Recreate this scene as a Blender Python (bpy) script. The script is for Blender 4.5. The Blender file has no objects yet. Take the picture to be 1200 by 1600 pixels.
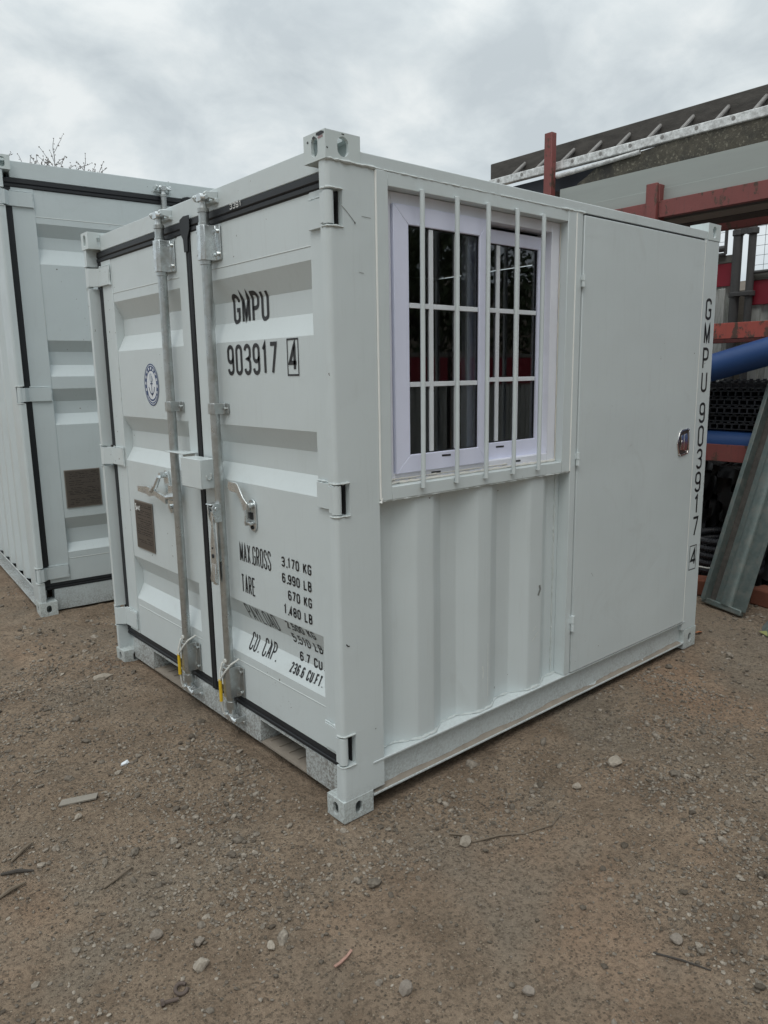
import bpy, bmesh, math, random
import numpy as np
from mathutils import Vector, Matrix

R = math.radians
scene = bpy.context.scene
COL = scene.collection

# ------------------------------------------------------------------ camera
cam_d = bpy.data.cameras.new("camera")
cam = bpy.data.objects.new("camera", cam_d)
COL.objects.link(cam)
right = Vector((0.75784199, -0.65224033, -0.01606461))
down = Vector((-0.13202775, -0.12919782, -0.98279021))
fwd = Vector((0.6389399, 0.74692066, -0.18402535))
m = Matrix((right, -down, -fwd)).transposed().to_4x4()
m.translation = Vector((-1.42361728, -1.90613187, 1.54427991))
cam.matrix_world = m
cam_d.sensor_fit = 'VERTICAL'
cam_d.sensor_height = 32.0
cam_d.sensor_width = 24.0
cam_d.lens = 1158.875 / 1600.0 * 32.0
cam_d.clip_start = 0.05
cam_d.clip_end = 2000
scene.camera = cam

# ------------------------------------------------------------------ light
SUN_EL, SUN_AZ = 58, 215          # direction the light comes from (azimuth from +X, counter-clockwise)
sun_d = bpy.data.lights.new("sun", 'SUN')
sun_d.energy = 0.95
sun_d.angle = R(28)
sun_d.color = (1.0, 0.97, 0.92)
sun = bpy.data.objects.new("sun", sun_d)
COL.objects.link(sun)
sd = Vector((math.cos(R(SUN_EL)) * math.cos(R(SUN_AZ)), math.cos(R(SUN_EL)) * math.sin(R(SUN_AZ)), math.sin(R(SUN_EL))))
sun.rotation_euler = sd.to_track_quat('Z', 'Y').to_euler()

world = bpy.data.worlds.new("World")
scene.world = world
world.use_nodes = True
nt = world.node_tree
nt.nodes.clear()
N, Lk = nt.nodes, nt.links


def wn(t, **kw):
    n = N.new(t)
    for k, v in kw.items():
        setattr(n, k, v)
    return n


tc = wn('ShaderNodeTexCoord')
sep = wn('ShaderNodeSeparateXYZ')
Lk.new(tc.outputs['Generated'], sep.inputs[0])
zc = wn('ShaderNodeMath', operation='MAXIMUM'); Lk.new(sep.outputs['Z'], zc.inputs[0]); zc.inputs[1].default_value = 0.0
za = wn('ShaderNodeMath', operation='ADD'); Lk.new(zc.outputs[0], za.inputs[0]); za.inputs[1].default_value = 0.42
dx = wn('ShaderNodeMath', operation='DIVIDE'); Lk.new(sep.outputs['X'], dx.inputs[0]); Lk.new(za.outputs[0], dx.inputs[1])
dy = wn('ShaderNodeMath', operation='DIVIDE'); Lk.new(sep.outputs['Y'], dy.inputs[0]); Lk.new(za.outputs[0], dy.inputs[1])
cmb = wn('ShaderNodeCombineXYZ'); Lk.new(dx.outputs[0], cmb.inputs[0]); Lk.new(dy.outputs[0], cmb.inputs[1])
cmb.inputs[2].default_value = 8.2
n1 = wn('ShaderNodeTexNoise'); Lk.new(cmb.outputs[0], n1.inputs['Vector'])
n1.inputs['Scale'].default_value = 5.4; n1.inputs['Detail'].default_value = 7; n1.inputs['Roughness'].default_value = 0.55; n1.inputs['Distortion'].default_value = 0.25
n2 = wn('ShaderNodeTexNoise'); Lk.new(cmb.outputs[0], n2.inputs['Vector'])
n2.inputs['Scale'].default_value = 1.2; n2.inputs['Detail'].default_value = 2
mx = wn('ShaderNodeMath', operation='MULTIPLY_ADD'); Lk.new(n2.outputs['Fac'], mx.inputs[0]); mx.inputs[1].default_value = 0.30
Lk.new(n1.outputs['Fac'], mx.inputs[2])
ramp = wn('ShaderNodeValToRGB'); Lk.new(mx.outputs[0], ramp.inputs[0])
cr = ramp.color_ramp
cr.elements[0].position = 0.50; cr.elements[0].color = (0.58, 0.64, 0.67, 1)
cr.elements[1].position = 0.82; cr.elements[1].color = (0.86, 0.90, 0.90, 1)
e = cr.elements.new(0.66); e.color = (0.70, 0.76, 0.78, 1)
zr = wn('ShaderNodeMapRange'); Lk.new(zc.outputs[0], zr.inputs[0])
zr.inputs[1].default_value = 0.35; zr.inputs[2].default_value = 1.0; zr.inputs[3].default_value = 1.0; zr.inputs[4].default_value = 1.85
hz = wn('ShaderNodeMapRange'); Lk.new(sep.outputs['Z'], hz.inputs[0])
hz.inputs[1].default_value = 0.05; hz.inputs[2].default_value = 0.24; hz.inputs[3].default_value = 0.75; hz.inputs[4].default_value = 0.0
mixh = wn('ShaderNodeMixRGB'); Lk.new(hz.outputs[0], mixh.inputs[0]); Lk.new(ramp.outputs[0], mixh.inputs[1])
mixh.inputs[2].default_value = (0.56, 0.64, 0.71, 1)
sky = wn('ShaderNodeTexSky', sky_type='NISHITA')
sky.sun_disc = False
sky.sun_elevation = R(SUN_EL)
sky.sun_rotation = R(90 - SUN_AZ)
skm = wn('ShaderNodeMixRGB', blend_type='MULTIPLY'); skm.inputs[0].default_value = 1.0
Lk.new(sky.outputs[0], skm.inputs[1]); skm.inputs[2].default_value = (0.1, 0.1, 0.1, 1)
mul = wn('ShaderNodeMixRGB', blend_type='MULTIPLY'); mul.inputs[0].default_value = 1.0
Lk.new(mixh.outputs[0], mul.inputs[1]); Lk.new(zr.outputs[0], mul.inputs[2])
mixs = wn('ShaderNodeMixRGB'); mixs.inputs[0].default_value = 0.06
Lk.new(mul.outputs[0], mixs.inputs[1]); Lk.new(skm.outputs[0], mixs.inputs[2])
bg = wn('ShaderNodeBackground'); Lk.new(mixs.outputs[0], bg.inputs[0]); bg.inputs[1].default_value = 1.0
wo = wn('ShaderNodeOutputWorld'); Lk.new(bg.outputs[0], wo.inputs[0])

scene.view_settings.view_transform = 'Standard'
scene.view_settings.look = 'None'
scene.view_settings.exposure = 0.0
scene.view_settings.gamma = 1.0
scene.render.engine = 'CYCLES'

# ------------------------------------------------------------------ materials


class M:
    """small node-material writer"""

    def __init__(s, name):
        s.mat = bpy.data.materials.new(name)
        s.mat.use_nodes = True
        s.t = s.mat.node_tree
        s.b = s.t.nodes['Principled BSDF']
        s.tc = s.n('ShaderNodeTexCoord')

    def n(s, t, **kw):
        x = s.t.nodes.new(t)
        for k, v in kw.items():
            setattr(x, k, v)
        return x

    def l(s, a, b):
        s.t.links.new(a, b)

    def noise(s, scale, detail=4, rough=0.55, stretch=None, dist=0.0, coord='Object'):
        x = s.n('ShaderNodeTexNoise')
        src = s.tc.outputs[coord]
        if stretch:
            mp = s.n('ShaderNodeMapping'); mp.inputs['Scale'].default_value = stretch
            s.l(src, mp.inputs[0]); src = mp.outputs[0]
        s.l(src, x.inputs['Vector'])
        x.inputs['Scale'].default_value = scale; x.inputs['Detail'].default_value = detail
        x.inputs['Roughness'].default_value = rough; x.inputs['Distortion'].default_value = dist
        return x.outputs['Fac']

    def voro(s, scale, feature='F1', out='Distance', rand=1.0):
        x = s.n('ShaderNodeTexVoronoi', feature=feature)
        s.l(s.tc.outputs['Object'], x.inputs['Vector'])
        x.inputs['Scale'].default_value = scale
        x.inputs['Randomness'].default_value = rand
        return x.outputs[out]

    def ramp(s, fac, stops):
        x = s.n('ShaderNodeValToRGB')
        s.l(fac, x.inputs[0])
        c = x.color_ramp
        while len(c.elements) < len(stops):
            c.elements.new(0.5)
        for e_, (p, v) in zip(c.elements, stops):
            e_.position = p
            e_.color = (v[0], v[1], v[2], 1) if hasattr(v, '__len__') else (v, v, v, 1)
        return x.outputs[0]

    def mix(s, fac, a, b, mode='MIX'):
        x = s.n('ShaderNodeMixRGB', blend_type=mode)
        for i, v in ((0, fac), (1, a), (2, b)):
            if hasattr(v, 'is_linked'):
                s.l(v, x.inputs[i])
            elif hasattr(v, '__len__'):
                x.inputs[i].default_value = (v[0], v[1], v[2], 1)
            else:
                x.inputs[i].default_value = v
        return x.outputs[0]

    def math(s, op, a, b=0.0):
        x = s.n('ShaderNodeMath', operation=op)
        for i, v in ((0, a), (1, b)):
            if hasattr(v, 'is_linked'):
                s.l(v, x.inputs[i])
            else:
                x.inputs[i].default_value = v
        return x.outputs[0]

    def z(s):
        x = s.n('ShaderNodeSeparateXYZ'); s.l(s.tc.outputs['Object'], x.inputs[0])
        return x.outputs[2]

    def col(s, v):
        if hasattr(v, 'is_linked'):
            s.l(v, s.b.inputs['Base Color'])
        else:
            s.b.inputs['Base Color'].default_value = (v[0], v[1], v[2], 1)
        return s

    def rough(s, v):
        if hasattr(v, 'is_linked'):
            s.l(v, s.b.inputs['Roughness'])
        else:
            s.b.inputs['Roughness'].default_value = v
        return s

    def metal(s, v):
        s.b.inputs['Metallic'].default_value = v
        return s

    def spec(s, v):
        s.b.inputs['Specular IOR Level'].default_value = v
        return s

    def bump(s, h, strength=0.3, dist=0.002):
        x = s.n('ShaderNodeBump')
        x.inputs['Strength'].default_value = strength; x.inputs['Distance'].default_value = dist
        s.l(h, x.inputs['Height']); s.l(x.outputs[0], s.b.inputs['Normal'])
        return s


def paint(name, c, dirt=0.0, top=0.35, chips=True):
    k = M(name)
    f = k.noise(1.7, 5, 0.6)
    a = k.mix(f, [x * 0.93 for x in c], [min(1, x * 1.05) for x in c])
    # faint vertical streaks and rub marks
    st = k.ramp(k.noise(6, 6, 0.7, (7, 7, 0.5)), [(0.55, 0.0), (0.8, 1.0)])
    a = k.mix(k.math('MULTIPLY', st, 0.16), a, (0.33, 0.34, 0.32))
    rb = k.ramp(k.noise(2.6, 6, 0.7, dist=1.2), [(0.58, 0.0), (0.70, 1.0)])
    a = k.mix(k.math('MULTIPLY', rb, 0.10), a, (0.30, 0.30, 0.27))
    if chips:
        ch = k.ramp(k.math('MULTIPLY', k.ramp(k.noise(38, 3, 0.6), [(0.70, 0.0), (0.715, 1.0)]), k.ramp(k.noise(2.3, 2), [(0.56, 0.0), (0.64, 1.0)])), [(0.4, 0), (0.6, 1)])
        a = k.mix(ch, a, (0.16, 0.15, 0.14))
    if dirt > 0:
        zz = k.z()
        low = k.ramp(zz, [(0.0, 1.0), (max(top, 0.02), 0.0)])
        sp = k.ramp(k.noise(95, 4, 0.75), [(0.45, 0.0), (0.56, 1.0)])
        sp2 = k.ramp(k.noise(9, 5, 0.7), [(0.32, 0.25), (0.62, 1.0)])
        d = k.math('MULTIPLY', k.math('MULTIPLY', sp, sp2), low)
        a = k.mix(k.math('MULTIPLY', d, dirt), a, (0.12, 0.10, 0.082))
        film = k.math('MULTIPLY', k.math('MULTIPLY', low, k.noise(3.5, 4)), dirt * 0.55)
        a = k.mix(film, a, (0.20, 0.175, 0.15))
    k.col(a)
    k.rough(k.ramp(k.noise(9, 4), [(0.3, 0.30), (0.7, 0.46)])).spec(0.5)
    k.bump(k.math('ADD', k.math('ADD', k.math('MULTIPLY', k.noise(4, 3), 1.6), k.math('MULTIPLY', k.noise(1.4, 2), 4.5)), k.math('MULTIPLY', k.noise(240, 2), 0.06)), 0.35, 0.005)
    return k.mat


PC = (0.605, 0.660, 0.665)
paint_body = paint("grey_white_paint", PC, 0.55, 0.10)
paint_dirty = paint("grey_white_paint_splashed", PC, 1.0, 0.60)
paint_rail = paint("grey_white_paint_lightly_splashed", PC, 0.42, 0.24)
paint_clean = paint("grey_white_paint_upper", PC, 0.0)
paint_cast = paint("grey_white_paint_castings", (0.60, 0.66, 0.655), 0.6, 0.14)
paint_neigh = paint("cool_grey_white_paint", (0.555, 0.615, 0.625), 0.6, 0.25)
paint_inner = paint("pale_interior_board", (0.42, 0.42, 0.40), 0, chips=False)


def simple(name, c, rough=0.6, metal=0.0, var=0.15, scale=8, bump=0.15, bscale=60, stretch=None, spec=0.5):
    k = M(name)
    f = k.noise(scale, 5, 0.6, stretch)
    k.col(k.mix(f, [x * (1 - var) for x in c], [min(1, x * (1 + var)) for x in c])).rough(rough).metal(metal).spec(spec)
    if bump:
        k.bump(k.noise(bscale, 4, 0.6, stretch), bump, 0.003)
    return k.mat


def galv(name, c=(0.55, 0.58, 0.59), rough=0.38):
    k = M(name)
    f = k.ramp(k.voro(55, out='Color'), [(0.2, 0.0), (0.8, 1.0)])
    g = k.noise(18, 5, 0.65)
    a = k.mix(k.math('MULTIPLY', f, 0.35), c, [x * 0.72 for x in c])
    a = k.mix(k.ramp(g, [(0.45, 0.0), (0.72, 0.75)]), a, (0.34, 0.33, 0.30))
    k.col(a).rough(k.ramp(g, [(0.3, rough), (0.8, rough + 0.25)])).metal(0.88)
    k.bump(k.noise(70, 3), 0.12, 0.002)
    return k.mat


zinc = galv("galvanised_steel", (0.52, 0.55, 0.55), 0.24)
zinc_bright = galv("bright_zinc", (0.74, 0.78, 0.79), 0.20)
zinc_old = galv("weathered_zinc", (0.22, 0.265, 0.255), 0.5)
rubber = simple("black_rubber_seal", (0.016, 0.018, 0.021), 0.5, 0, 0.3, 5, 0.1, 40, spec=0.4)
black_ink = simple("black_stencil_paint", (0.018, 0.018, 0.02), 0.45, 0, 0.3, 30, 0.0)
dark_hole = simple("cavity_shade_black", (0.018, 0.018, 0.02), 0.9, 0, 0.3)  # near-black colour stands in for the shade inside holes and slots
white_chalk = simple("white_chalk", (0.75, 0.76, 0.74), 0.9, 0, 0.1)
pvc = simple("lilac_filmed_white_plastic", (0.74, 0.76, 0.91), 0.34, 0, 0.06, 9, 0.10, 22, (1, 1, 0.3))
pvc_white = simple("white_plastic_frame", (0.76, 0.77, 0.83), 0.35, 0, 0.08, 12, 0.08, 22)
silicone = simple("pale_sealant", (0.62, 0.60, 0.55), 0.6, 0, 0.15, 20)
weld_m = simple("painted_weld_bead", (0.55, 0.59, 0.58), 0.38, 0, 0.08, 60, 0.4, 120)
chalk_line = simple("bright_sealant_line", (0.82, 0.83, 0.80), 0.4, 0, 0.06, 40)
chrome = simple("chrome_latch", (0.72, 0.70, 0.68), 0.12, 1.0, 0.1, 20, 0.02)
brownchrome = simple("brown_chrome_latch_well", (0.12, 0.10, 0.09), 0.35, 0.6, 0.3, 20, 0.02)  # dark brownish chrome, the well's own tone
rope_w = simple("white_rope", (0.62, 0.62, 0.58), 0.8, 0, 0.15, 60, 0.5, 300)
rope_y = simple("yellow_sleeve", (0.72, 0.47, 0.02), 0.5, 0, 0.2, 40, 0.4, 250)
blue_ink = simple("navy_print", (0.02, 0.055, 0.16), 0.35, 0, 0.15, 40, 0)
white_ink = simple("white_print", (0.72, 0.75, 0.78), 0.35, 0, 0.05, 40, 0)
paleblue_ink = simple("pale_blue_print", (0.30, 0.38, 0.47), 0.35, 0, 0.1, 40, 0)


def plate_mat():
    k = M("brown_data_plate_metal")
    n_ = k.noise(60, 5, 0.7, (1, 1, 6))
    k.col(k.mix(n_, (0.060, 0.048, 0.040), (0.15, 0.125, 0.105))).rough(0.42).metal(0.35)
    return k.mat


plate_m = plate_mat()
plate_edge = simple("plate_rim_metal", (0.27, 0.24, 0.21), 0.4, 0.5, 0.2, 30)
plate_txt = simple("plate_etched_lines", (0.035, 0.029, 0.025), 0.6, 0.2, 0.2, 50)


def glass_mat():
    mt = bpy.data.materials.new("window_glass")
    mt.use_nodes = True
    t = mt.node_tree
    t.nodes.clear()
    o = t.nodes.new('ShaderNodeOutputMaterial')
    mx_ = t.nodes.new('ShaderNodeMixShader')
    tr = t.nodes.new('ShaderNodeBsdfTransparent'); tr.inputs[0].default_value = (0.84, 0.88, 0.86, 1)
    gl = t.nodes.new('ShaderNodeBsdfGlossy'); gl.inputs['Roughness'].default_value = 0.008
    gl.inputs['Color'].default_value = (0.95, 0.97, 1, 1)
    fr = t.nodes.new('ShaderNodeFresnel'); fr.inputs[0].default_value = 1.55
    ad = t.nodes.new('ShaderNodeMath'); ad.operation = 'MULTIPLY_ADD'; ad.inputs[1].default_value = 1.5; ad.inputs[2].default_value = 0.0
    t.links.new(fr.outputs[0], ad.inputs[0]); t.links.new(ad.outputs[0], mx_.inputs[0])
    t.links.new(tr.outputs[0], mx_.inputs[1]); t.links.new(gl.outputs[0], mx_.inputs[2])
    t.links.new(mx_.outputs[0], o.inputs[0])
    return mt


glass_m = glass_mat()


def worn_red(name, c, wear=0.55):
    k = M(name)
    a = k.mix(k.noise(4, 5, 0.6), [x * 0.75 for x in c], [x * 1.15 for x in c])
    w = k.ramp(k.noise(9, 6, 0.72, (1.6, 1.6, 1)), [(wear, 0.0), (wear + 0.05, 1.0)])
    rust = k.mix(k.noise(30, 5), (0.045, 0.022, 0.015), (0.13, 0.07, 0.05))
    a = k.mix(w, a, rust)
    st = k.ramp(k.noise(7, 5, 0.6, (6, 6, 0.4)), [(0.56, 0), (0.75, 1)])
    a = k.mix(k.math('MULTIPLY', st, 0.45), a, (0.09, 0.05, 0.045))
    k.col(a).rough(0.6)
    k.bump(k.math('ADD', w, k.noise(50, 4)), 0.3, 0.003)
    return k.mat


rack_red = worn_red("worn_red_rack_paint", (0.215, 0.062, 0.055), 0.555)
rack_red_bright = worn_red("chipped_orange_red_paint", (0.36, 0.075, 0.055), 0.515)
hoard_red = simple("crimson_hoarding_board", (0.27, 0.018, 0.035), 0.5, 0, 0.2, 6, 0.1)


def hoard_white_mat():
    k = M("weathered_white_hoarding")
    a = k.mix(k.noise(5, 5, 0.6, (3, 3, 0.4)), (0.36, 0.37, 0.35), (0.62, 0.64, 0.62))
    g = k.ramp(k.noise(7, 6, 0.7, (5, 5, 0.6)), [(0.48, 0), (0.68, 1)])
    a = k.mix(k.math('MULTIPLY', g, 0.75), a, (0.13, 0.14, 0.10))
    k.col(a).rough(0.7).bump(k.noise(30, 4), 0.2)
    return k.mat


hoard_white = hoard_white_mat()
post_grey = simple("dull_steel_post", (0.10, 0.10, 0.10), 0.6, 0.3, 0.3, 12, 0.2)
rail_grey = simple("grey_timber_rail", (0.20, 0.20, 0.18), 0.75, 0, 0.3, 6, 0.3, 40, (1, 8, 8))
mesh_wire = simple("thin_mesh_wire", (0.16, 0.16, 0.16), 0.5, 0.5, 0.1)


def moss_mat():
    k = M("mossy_weathered_board")
    a = k.mix(k.noise(16, 6, 0.75), (0.030, 0.028, 0.023), (0.15, 0.135, 0.105))
    lich = k.ramp(k.noise(48, 5, 0.7), [(0.55, 0.0), (0.66, 1.0)])
    a = k.mix(k.math('MULTIPLY', lich, 0.75), a, (0.30, 0.28, 0.22))
    d = k.ramp(k.noise(5, 4, 0.6), [(0.5, 0), (0.68, 1)])
    a = k.mix(k.math('MULTIPLY', d, 0.7), a, (0.022, 0.024, 0.026))
    k.col(a).rough(0.95).bump(k.noise(60, 5, 0.7), 0.7, 0.01)
    return k.mat


moss_m = moss_mat()
dirt_m = simple("dried_mud", (0.27, 0.235, 0.195), 0.95, 0, 0.3, 20, 0.5)
grey_sheet = simple("smooth_grey_sheet", (0.31, 0.33, 0.31), 0.5, 0, 0.12, 2.5, 0.06, 20, (1, 0.4, 5))
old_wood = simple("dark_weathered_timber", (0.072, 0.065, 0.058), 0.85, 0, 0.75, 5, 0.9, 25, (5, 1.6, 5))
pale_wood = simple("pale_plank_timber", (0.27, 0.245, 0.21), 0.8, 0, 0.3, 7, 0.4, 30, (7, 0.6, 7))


def ali_mat():
    k = M("white_splashed_aluminium")
    a = k.mix(k.ramp(k.noise(22, 6, 0.7), [(0.4, 0), (0.62, 1)]), (0.45, 0.45, 0.44), (0.80, 0.81, 0.80))
    k.col(a).rough(0.55).metal(0.2).bump(k.noise(40, 4), 0.3)
    return k.mat


ali = ali_mat()
rung_m = simple("grey_ladder_rung", (0.24, 0.23, 0.22), 0.6, 0.2, 0.4, 25, 0.3)
blue_pipe_m = simple("dusty_blue_plastic", (0.020, 0.062, 0.19), 0.5, 0, 0.22, 4, 0.06, 30, (1, 0.3, 1))
tray_m = simple("black_plastic_mesh_tray", (0.016, 0.017, 0.022), 0.5, 0, 0.4, 30, 0.3)
brick_m = simple("orange_clay", (0.17, 0.060, 0.035), 0.9, 0, 0.4, 18, 0.5)
bark_m = simple("grey_brown_bark", (0.06, 0.052, 0.045), 0.9, 0, 0.3, 30, 0.5)
twig_m = simple("bare_budding_twig", (0.075, 0.065, 0.062), 0.8, 0, 0.4, 30, 0)
bud_m = simple("pale_tree_buds", (0.22, 0.20, 0.19), 0.7, 0, 0.4, 20, 0)


def leaf_mat():
    k = M("dark_tree_leaves")
    k.col(k.mix(k.noise(1.3, 4), (0.022, 0.042, 0.014), (0.075, 0.105, 0.035))).rough(0.65)
    return k.mat


leaf_m = leaf_mat()


def ground_mat():
    k = M("compacted_stony_earth")
    big = k.noise(0.75, 5, 0.6, dist=0.3)
    mid = k.noise(4.2, 6, 0.65)
    fine = k.noise(60, 6, 0.75)
    grain = k.noise(190, 4, 0.8)
    a = k.mix(k.ramp(mid, [(0.33, 0), (0.7, 1)]), (0.232, 0.170, 0.119), (0.407, 0.312, 0.227))
    # reddish trodden patches, greyer gravelly ones
    a = k.mix(k.math('MULTIPLY', k.ramp(big, [(0.52, 0), (0.70, 1)]), 0.5), a, (0.474, 0.301, 0.196))
    gr = k.ramp(k.noise(1.15, 4, 0.6, dist=0.5), [(0.50, 0), (0.64, 1)])
    a = k.mix(k.math('MULTIPLY', gr, 0.7), a, (0.286, 0.244, 0.191))
    # damp dark blots
    dk = k.ramp(k.noise(2.1, 5, 0.7, dist=0.7), [(0.60, 0), (0.74, 1)])
    a = k.mix(k.math('MULTIPLY', dk, 0.65), a, (0.136, 0.101, 0.074))
    a = k.mix(k.ramp(fine, [(0.34, 0.85), (0.53, 0.0)]), a, (0.120, 0.091, 0.067))
    a = k.mix(k.ramp(grain, [(0.60, 0.0), (0.78, 0.75)]), a, (0.727, 0.603, 0.465))
    # tiny embedded grit: every cell its own tone
    x = k.n('ShaderNodeTexVoronoi'); k.l(k.tc.outputs['Object'], x.inputs['Vector']); x.inputs['Scale'].default_value = 105
    bw = k.n('ShaderNodeSeparateColor'); k.l(x.outputs['Color'], bw.inputs[0])
    cell = k.ramp(bw.outputs[0], [(0.5, 0.55), (0.95, 1.5)])
    inside = k.ramp(x.outputs['Distance'], [(0.28, 1.0), (0.42, 0.0)])
    pick = k.math('MULTIPLY', inside, k.ramp(bw.outputs[1], [(0.55, 0), (0.58, 1)]))
    a = k.mix(k.math('MULTIPLY', pick, 0.8), a, k.mix(1.0, (0.330, 0.267, 0.201), cell, 'MULTIPLY'))
    k.col(a).rough(0.95).spec(0.2)
    h = k.math('ADD', k.math('MULTIPLY', fine, 1.0), k.math('MULTIPLY', pick, 0.45))
    h = k.math('ADD', h, k.math('MULTIPLY', k.noise(24, 5, 0.65), 1.6))
    k.bump(h, 1.0, 0.018)
    return k.mat


ground_m = ground_mat()


def stone_mat(name, c1, c2, scale=14):
    k = M(name)
    gi = k.n('ShaderNodeNewGeometry')
    a = k.mix(gi.outputs['Random Per Island'], c1, c2)
    a = k.mix(k.ramp(k.noise(scale * 6, 5, 0.7), [(0.35, 0.55), (0.65, 0.0)]), a, [x * 0.5 for x in c1])
    k.col(a).rough(0.92).spec(0.25).bump(k.noise(scale * 8, 4, 0.7), 0.5, 0.004)
    return k.mat


gravel_m = stone_mat("mixed_gravel", (0.11, 0.090, 0.070), (0.40, 0.35, 0.29))
stone_pale = stone_mat("pale_stone", (0.36, 0.31, 0.25), (0.40, 0.35, 0.29))
stone_grey = stone_mat("grey_stone", (0.26, 0.225, 0.19), (0.29, 0.25, 0.21))
heap_m = simple("brown_earth_bank", (0.12, 0.10, 0.08), 0.95, 0, 0.3, 2, 0.4, 6)

# ------------------------------------------------------------------ mesh helpers


class MB:
    def __init__(s):
        s.v, s.f = [], []

    def poly(s, pts):
        i = len(s.v)
        s.v += [tuple(p) for p in pts]
        s.f.append(tuple(range(i, i + len(pts))))

    def box(s, x0, x1, y0, y1, z0, z1):
        x0, x1 = min(x0, x1), max(x0, x1); y0, y1 = min(y0, y1), max(y0, y1); z0, z1 = min(z0, z1), max(z0, z1)
        i = len(s.v)
        s.v += [(x, y, z) for z in (z0, z1) for y in (y0, y1) for x in (x0, x1)]
        for q in ((0, 2, 3, 1), (4, 5, 7, 6), (0, 1, 5, 4), (2, 6, 7, 3), (0, 4, 6, 2), (1, 3, 7, 5)):
            s.f.append(tuple(i + k for k in q))

    def prism(s, pts, axis, a0, a1):
        """extrude a 2-D outline (the two other axes in x,y,z order) along an axis"""
        def P(p, a):
            r = list(p); r.insert(axis, a); return tuple(r)
        i = len(s.v); n = len(pts)
        s.v += [P(p, a0) for p in pts] + [P(p, a1) for p in pts]
        s.f.append(tuple(range(i + n - 1, i - 1, -1)))
        s.f.append(tuple(range(i + n, i + 2 * n)))
        for k in range(n):
            l = (k + 1) % n
            s.f.append((i + k, i + l, i + n + l, i + n + k))

    def sheet(s, path, axis, a0, a1):
        """open strip swept along an axis"""
        def P(p, a):
            r = list(p); r.insert(axis, a); return tuple(r)
        i = len(s.v); n = len(path)
        s.v += [P(p, a0) for p in path] + [P(p, a1) for p in path]
        for k in range(n - 1):
            s.f.append((i + k, i + k + 1, i + n + k + 1, i + n + k))

    def tube(s, path, r, n=10, caps=True):
        path = [Vector(p) for p in path]
        rs = r if hasattr(r, '__len__') else [r] * len(path)
        i = len(s.v)
        prev = None
        for k, p in enumerate(path):
            d = (path[min(k + 1, len(path) - 1)] - path[max(k - 1, 0)]).normalized()
            if prev is None:
                up = Vector((0, 0, 1)) if abs(d.z) < 0.9 else Vector((1, 0, 0))
                a = d.cross(up).normalized()
            else:
                a = (prev - d * prev.dot(d)).normalized()
            prev = a
            b = d.cross(a)
            for j in range(n):
                t = 2 * math.pi * j / n
                s.v.append(tuple(p + (a * math.cos(t) + b * math.sin(t)) * rs[k]))
        for k in range(len(path) - 1):
            for j in range(n):
                l = (j + 1) % n
                s.f.append((i + k * n + j, i + k * n + l, i + (k + 1) * n + l, i + (k + 1) * n + j))
        if caps:
            s.f.append(tuple(range(i + n - 1, i - 1, -1)))
            q = i + (len(path) - 1) * n
            s.f.append(tuple(range(q, q + n)))

    def disc(s, c, axis, r, t=0.004, n=14):
        c = Vector(c); d = Vector((0, 0, 0)); d[axis] = t
        s.tube([c, c + d], r, n)

    def ball(s, c, r, n=8, sq=(1, 1, 1)):
        pts = [Vector(c) + Vector((0, 0, r * sq[2] * math.cos(math.pi * k / 6))) for k in range(7)]
        i = len(s.v)
        for k in range(7):
            rr_ = r * max(0.03, math.sin(math.pi * k / 6))
            for j in range(n):
                t = 2 * math.pi * j / n
                s.v.append((c[0] + rr_ * sq[0] * math.cos(t), c[1] + rr_ * sq[1] * math.sin(t), pts[k][2]))
        for k in range(6):
            for j in range(n):
                l = (j + 1) % n
                s.f.append((i + k * n + j, i + k * n + l, i + (k + 1) * n + l, i + (k + 1) * n + j))
        s.f.append(tuple(range(i, i + n))); s.f.append(tuple(range(i + 6 * n, i + 7 * n)))

    def build_each(s, name, mat, parent=None, **kw):
        """one object per connected piece"""
        par = list(range(len(s.v)))

        def find(a):
            while par[a] != a:
                par[a] = par[par[a]]; a = par[a]
            return a
        for f in s.f:
            for k in f[1:]:
                par[find(k)] = find(f[0])
        groups = {}
        for f in s.f:
            groups.setdefault(find(f[0]), []).append(f)
        first = None
        for fs in groups.values():
            q = MB(); idx = {}
            for f in fs:
                for k in f:
                    if k not in idx:
                        idx[k] = len(q.v); q.v.append(s.v[k])
                q.f.append(tuple(idx[k] for k in f))
            o = q.build(name, mat, parent, **kw)
            first = first or o
        return first

    def build(s, name, mat, parent=None, bevel=0.0, smooth=32, loc=None, recalc=True):
        me = bpy.data.meshes.new(name)
        me.from_pydata(s.v, [], s.f)
        if recalc:
            bm = bmesh.new(); bm.from_mesh(me)
            bmesh.ops.recalc_face_normals(bm, faces=bm.faces)
            bm.to_mesh(me); bm.free()
        if smooth:
            me.polygons.foreach_set('use_smooth', [True] * len(me.polygons))
            me.set_sharp_from_angle(angle=R(smooth))
        me.materials.append(mat)
        o = bpy.data.objects.new(name, me)
        COL.objects.link(o)
        if parent:
            o.parent = parent
        if loc:
            o.location = loc
        if bevel:
            b = o.modifiers.new('edge', 'BEVEL')
            b.width = bevel; b.segments = 2; b.limit_method = 'ANGLE'; b.angle_limit = R(40); b.harden_normals = False
        return o


def tag(o, label, cat, group=None, kind=None):
    if label: o['label'] = label
    if cat: o['category'] = cat
    if group: o['group'] = group
    if kind: o['kind'] = kind
    return o


def empty(name, label, cat, loc=(0, 0, 0), rz=0.0, group=None):
    o = bpy.data.objects.new(name, None)
    COL.objects.link(o)
    o.location = loc; o.rotation_euler = (0, 0, rz)
    o.empty_display_size = 0.2
    return tag(o, label, cat, group)


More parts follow.
